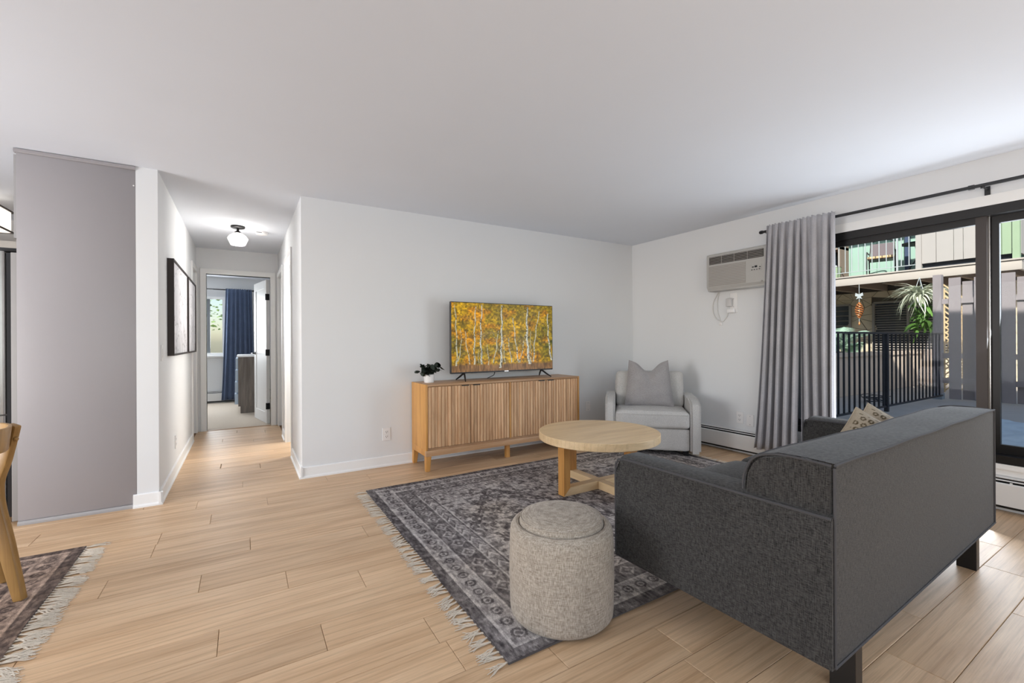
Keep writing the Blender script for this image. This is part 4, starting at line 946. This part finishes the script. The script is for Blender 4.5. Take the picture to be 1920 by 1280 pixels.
# balcony railing
br = thing('balcony_railing', 'thin pale metal railing on the opposite balcony', 'railing', (BX, 0, 2.69))
box('bottom_rail', -.0, .02, -.57, 5, .09, .105, 'railwhite', br); box('top_rail', -.01, .03, -.57, 5, 1.0, 1.03, 'railwhite', br)
bal2 = bm_new(); add_box(bal2, 0, .013, -.007, .007, .105, 1.0); bme2 = mesh_of(bal2, 'baluster'); bme2.materials.append(M['railwhite'])
yy = -.46
while yy < 5: place('baluster', bme2, None, br, (0, yy, 0)); yy += .133
for yy in (-.254, 1.35): box('post', -.005, .025, yy-.014, yy+.014, 0, 1.0, 'railwhite', br)
# flagstones on the lower rear wall
rr = random.Random(2); ny_, nz_ = 25, 12; gy0, gy1, gz0, gz1 = -2.1, 5.2, ZG, 2.45
G = [[(gy0+(gy1-gy0)*i/ny_+(rr.uniform(-.11, .11) if 0 < i < ny_ else 0), gz0+(gz1-gz0)*j/nz_+(rr.uniform(-.07, .07) if 0 < j < nz_ else 0)) for j in range(nz_+1)] for i in range(ny_+1)]
WIN = [(-.72, .86, .82, 2.14), (1.40, 3.0, 1.1, 2.13)]
for i in range(ny_):
    for j in range(nz_):
        q = [G[i][j], G[i+1][j], G[i+1][j+1], G[i][j+1]]; cy = sum(p[0] for p in q)/4; cz = sum(p[1] for p in q)/4
        if any(a-.05 < cy < b+.05 and c-.05 < cz < d+.05 for a, b, c, d in WIN): continue
        tri = [q] if rr.random() < .6 else [[q[0], q[1], q[2]], [q[0], q[2], q[3]]]
        for tq in tri:
            c0 = (sum(p[0] for p in tq)/len(tq), sum(p[1] for p in tq)/len(tq)); pp = [(c0[0]+(p[0]-c0[0])*.94, c0[1]+(p[1]-c0[1])*.94) for p in tq]
            bm = bm_new(); th = rr.uniform(.025, .05); add_prism(bm, pp, RX-th, RX, 'X'); obj('stone', bm, 'stone', bd)
def louvre_window(y0, y1, z0, z1, nsl, mid):
    f = thing('window', None, None); f.parent = bd
    f2 = bm_new()
    for b in ((RX-.09, RX, y0-.03, y0+.02, z0, z1), (RX-.09, RX, y1-.02, y1+.03, z0, z1), (RX-.09, RX, y0, y1, z1-.02, z1+.03), (RX-.09, RX, y0, y1, z0-.03, z0+.02)) + (((RX-.09, RX, mid-.02, mid+.02, z0, z1),) if mid else ()): add_box(f2, *b)
    obj('window_frame', f2, 'louvre', f); box('pane', RX-.03, RX-.01, y0, y1, z0, z1, 'darkroom', f)
    for i in range(nsl):
        z = z0+.03+(z1-z0-.06)*i/nsl; bm = bm_new(); add_prism(bm, [(RX-.075, z), (RX-.045, z+.03), (RX-.04, z+.028), (RX-.07, z-.002)], y0+.02, y1-.02, 'Y'); obj('slat', bm, 'louvre', f)
louvre_window(-.72, .86, .82, 2.14, 20, .15); louvre_window(1.40, 3.0, 1.1, 2.13, 7, 0)
# balcony furniture
t = thing('balcony_chair', 'dark metal patio chair with beige seat cushion behind the balcony railing', 'chair', (12.75, .28, 2.68), math.radians(15))
for s in (-1, 1):
    bm = bm_new(); add_tube(bm, [(-.25, s*.26, 0), (-.22, s*.26, .40), (-.20, s*.26, .60), (.22, s*.26, .60)], .013, 6); add_tube(bm, [(.28, s*.25, 0), (.20, s*.25, .42), (.30, s*.22, .88)], .013, 6); obj('side_frame', bm, 'black', t)
bm = bm_new(); add_tube(bm, catmull([(.29, -.23, .82), (.32, -.18, .92), (.33, 0, .94), (.32, .18, .92), (.29, .23, .82)]), .013, 6); obj('top_bar', bm, 'black', t)
box('seat', -.24, .22, -.24, .24, .40, .42, 'black', t); bm = bm_new(); add_box(bm, -.27, .18, -.25, .25, .42, .48); bevel(bm, .02, 2); obj('seat_cushion', bm, 'beige', t)
bm = bm_new(); add_box(bm, .22, .25, -.22, .22, .45, .86, Matrix.Rotation(math.radians(8), 3, 'Y'), (.22, 0, .45)); obj('back_sling', bm, plain('taupe_sling', '6d6468', .8), t)
def bistro(loc, label, hgt, r):
    t = thing('bistro_table', label, 'table', loc)
    bm = bm_new(); add_lathe(bm, [(r-.005, hgt-.03), (r, hgt-.02), (r, hgt), (r-.01, hgt+.002)], 32); obj('tabletop', bm, 'black', t)
    for a in (0, 1, 2):
        c, s = math.cos(a*2.09), math.sin(a*2.09); bm = bm_new(); add_tube(bm, catmull([(c*.05, s*.05, hgt-.03), (c*.03, s*.03, hgt*.5), (c*.26, s*.26, 0)]), .013, 6); obj('leg', bm, 'black', t)
bistro((12.9, -.35, 2.68), 'round black bistro table beside the chair on the balcony', .72, .30)
bistro((13.35, -.95, 2.68), 'second black table half hidden behind the pale balcony siding', .78, .30)
t = thing('planter_pot', 'green tub standing at the left end of the balcony', 'planter', (12.35, 1.15, 2.68))
bm = bm_new(); add_lathe(bm, [(.15, 0), (.18, .30), (.19, .31), (.17, .31), (.16, .25)], 24); obj('tub', bm, 'palegreen', t); bm = bm_new(); rounded(bm, .22, .22, .16, .07, 6, 0, 0, .01, (-.11, -.11, .22)); obj('contents', bm, 'mat', t)
t = thing('outdoor_shelf', 'brown wooden cabinet on the left of the balcony', 'cabinet', (13.0, 1.25, 2.68))
for b in ((0, .5, 0, .05, 0, .95), (0, .5, 1.2, 1.25, 0, .95), (0, .5, 0, 1.25, .88, 1.0)): box('board', *b, 'joist', t)
box('back_board', .46, .5, .05, 1.2, 0, .88, 'darkroom', t)
# hanging things from the fascia
t = thing('wind_chime', 'copper spiral wind chime with butterfly hanging under the balcony', 'wind chime', (11.9, .42, 2.47))
bm = bm_new(); add_tube(bm, [(0, 0, 0), (0, 0, -.95)], .006, 5); obj('string', bm, 'railwhite', t)
bm = bm_new()
for s in (-1, 1): add_prism(bm, [(0, -.24), (s*.07, -.20), (s*.08, -.27), (s*.03, -.29), (s*.06, -.35), (0, -.32)], -.005, .005, 'X')
obj('butterfly', bm, 'railwhite', t)
for k3 in range(3):
    bm = bm_new(); add_tube(bm, [(.075*math.sin(PI*i/28)**.8*math.cos(i*.5+k3*2.1), .075*math.sin(PI*i/28)**.8*math.sin(i*.5+k3*2.1), -.43-.36*i/28) for i in range(29)], .014, 5); obj('spiral', bm, 'chime', t, smooth=True)
bm = bm_new(); add_lathe(bm, [(.001, -.97), (.022, -.93), (.001, -.86)], 10); obj('drop', bm, 'chime', t)
def blade_mesh(L, wd, droop, seed, n=6):
    bm = bm_new(); rows = []
    for i in range(n+1):
        t_ = i/n; x = L*t_*(1-.25*droop*t_); z = L*(.45*t_-droop*t_*t_); w_ = wd*math.sin(PI*min(1, .15+t_*.85))
        rows.append((bm.verts.new((x, -w_, z)), bm.verts.new((x, 0, z-.004)), bm.verts.new((x, w_, z))))
    for a, b in zip(rows, rows[1:]):
        for q in (0, 1): bm.faces.new((a[q], b[q], b[q+1], a[q+1]))
    bmesh.ops.solidify(bm, geom=list(bm.faces), thickness=.002); return mesh_of(bm, 'leaf')
t = thing('hanging_plant', 'bushy hanging spider plant with pale sunlit leaves under the balcony beside the fence post', 'plant', (11.7, -.72, 2.47))
for s in (-1, 0, 1):
    bm = bm_new(); add_tube(bm, [(0, 0, 0), (.12*math.cos(s*2.1), .12*math.sin(s*2.1), -.42)], .006, 5); obj('hanger', bm, 'railwhite', t)
bm = bm_new(); add_lathe(bm, [(.09, -.56), (.14, -.42), (.145, -.41), (.12, -.41)], 20); obj('pot', bm, 'joist', t)
rr = random.Random(6); bl = [blade_mesh(.58, .02, .7, 1), blade_mesh(.44, .024, .95, 2), blade_mesh(.62, .018, 1.1, 3)]
for b in bl: b.materials.append(M['leafsunlit'])
bg2 = [blade_mesh(.30, .03, 1.2, 4), blade_mesh(.2, .04, .9, 5)]
for b in bg2: b.materials.append(M['leafgreen'])
for i in range(130): place('leaf', bl[rr.randrange(3)], None, t, (rr.uniform(-.05, .05), rr.uniform(-.05, .05), -.40+rr.uniform(-.03, .05)), (rr.uniform(-.5, .5), rr.uniform(-.9, .3), rr.uniform(0, 6.28)))
for i in range(70):
    z = -.5-rr.random()*.62; place('leaf', bg2[rr.randrange(2)], None, t, (rr.uniform(-.05, .10), rr.uniform(-.12, .10)-.03, z), (rr.uniform(-.8, .8), rr.uniform(-.6, .9), rr.uniform(0, 6.28)))
def palm(loc, label, n, L, seed):
    t = thing('palm_plant', label, 'plant', loc); rr = random.Random(seed)
    bm = bm_new(); add_lathe(bm, [(.11, 0), (.14, .22), (.12, .22), (.10, .18)], 16); obj('pot', bm, 'joist', t)
    bm = bm_new(); rows = []
    P = [Vector((L*s*.75, 0, .2+L*(1.15*s-.65*s*s))) for s in np.linspace(0, 1, 12)]; add_tube(bm, P, [.009-.0006*i for i in range(12)], 5)
    for i in range(2, 12):
        d = (P[i]-P[i-1]).normalized(); l = .30*math.sin(PI*(i/12)**.8)+.05
        for s in (-1, 1):
            for o_ in (0, .33, .66):
                p = P[i-1].lerp(P[i], o_); e = p+d*l*.6+Vector((0, s*l*.75, -l*.25)); a = d*.009
                v = [bm.verts.new(p-a), bm.verts.new(p+a), bm.verts.new(e+Vector((0, 0, .001))), ]; bm.faces.new(v)
    me = mesh_of(bm, 'frond'); me.materials.append(M['palm'])
    for i in range(n): place('frond', me, None, t, (0, 0, 0), (0, rr.uniform(-.5, .25), i*2*PI/n+rr.uniform(-.2, .2)))
palm((10.6, .35, ZG+.55), 'palm with long arching fronds behind the left end of the railing', 11, .8, 3)
palm((12.9, .95, ZG+.35), 'smaller palm in front of the stone wall and louvred window', 9, .55, 8)
box('planter_soil', W+.6, 13.6, -.31, 1.6, ZG, .70, 'soil', label='dark soil bed behind the low tan wall', cat='planting bed')
# lattice with vine beyond the post
t = thing('lattice_screen', 'cream diagonal lattice screen seen through the gap beside the fence post', 'lattice', (11.2, -1.3, ZG))
for i in range(16):
    for s in (-1, 1):
        bm = bm_new(); add_box(bm, -.006*s, .008-.006*s, -.55, .55, -.012, .012, Matrix.Rotation(s*PI/4, 3, 'X')); obj('strip', bm, 'beige', t, loc=(0, -.3, .2+i*.10))
box('stile', -.02, .02, .06, .12, 0, 2.0, 'beige', t); box('stile', -.02, .02, -.72, -.66, 0, 2.0, 'beige', t)
# crinkled cloth mat on the patio
def mat_fn(u, v):
    x = 5.25+u*2.35; y_ = -4.6+v*2.0; x = x+.05*np.sin(y_*7)*(u < .05)+.12*np.sin(y_*3.1); 
    z = ZG+.012+.045*np.abs(fbm(x*2.0, y_*6, 5, 3)-.5)*2+.02*fbm(x*6, y_*13, 9, 2); return np.c_[x, y_, z]
me = grid_mesh('patio_mat', 110, 90, mat_fn, lambda u, v: np.full((len(u), 3), .7)); me.polygons.foreach_set('use_smooth', [True]*len(me.polygons))
o = place('patio_mat', me, 'mat', label='pale blue crinkled cloth spread on the patio floor', cat='cloth'); o.modifiers.new('t', 'SOLIDIFY').thickness = .006
t = thing('metal_coil', 'tangle of thin dark wire lying on the walkway behind the railing', 'wire', (8.3, -1.15, ZG))
bm = bm_new()
for i in range(5): add_tube(bm, [((.16+.02*i)*math.cos(a*.45+i), (.12+.015*i)*math.sin(a*.45+i), .03+.02*i+.015*math.sin(a)) for a in range(15)], .006, 5)
obj('wire', bm, 'rail', t)
# outside the bedroom window
swall('ground_garden', [(-14, 8, 6.4, 30, -.3, -.05)], 'grass')
def hedge(loc, w_, h, seed, label, n=900):
    t = thing('garden_shrub', label, 'shrub', loc); rr = random.Random(seed); bm = bm_new()
    for i in range(n):
        a = rr.uniform(0, 6.28); e = rr.uniform(-.2, 1); r = .75+.3*rr.random(); c = Vector((w_*r*math.cos(a)*math.sqrt(max(0, 1-e*e)), w_*.6*r*math.sin(a)*math.sqrt(max(0, 1-e*e)), h*.5+h*.5*e*r))
        q = Matrix.Rotation(rr.uniform(0, 6.28), 3, 'Z') @ Matrix.Rotation(rr.uniform(-1.2, 1.2), 3, 'X'); s = rr.uniform(.05, .10)
        v = [bm.verts.new(c+q @ Vector(p)) for p in ((-s, 0, 0), (0, -s*.5, .01), (s, 0, 0), (0, s*.5, .01))]; bm.faces.new(v)
    obj('foliage', bm, 'hedge', t, kind='stuff'); bm = bm_new(); add_tube(bm, [(0, 0, 0), (0.05, 0, h*.4), (0, 0, h*.7)], [.07, .05, .03], 7); obj('trunk', bm, 'joist', t)
hedge((-2.9, 10, -.05), 1.1, 3.0, 1, 'green shrub outside the bedroom window on the left')
hedge((-.9, 13.5, -.05), 1.8, 4.0, 2, 'green tree outside the bedroom window behind the curtain', 1200)
hedge((-5.0, 17, -.05), 2.2, 4.4, 3, 'pale green tree farther away outside the bedroom window', 1200)
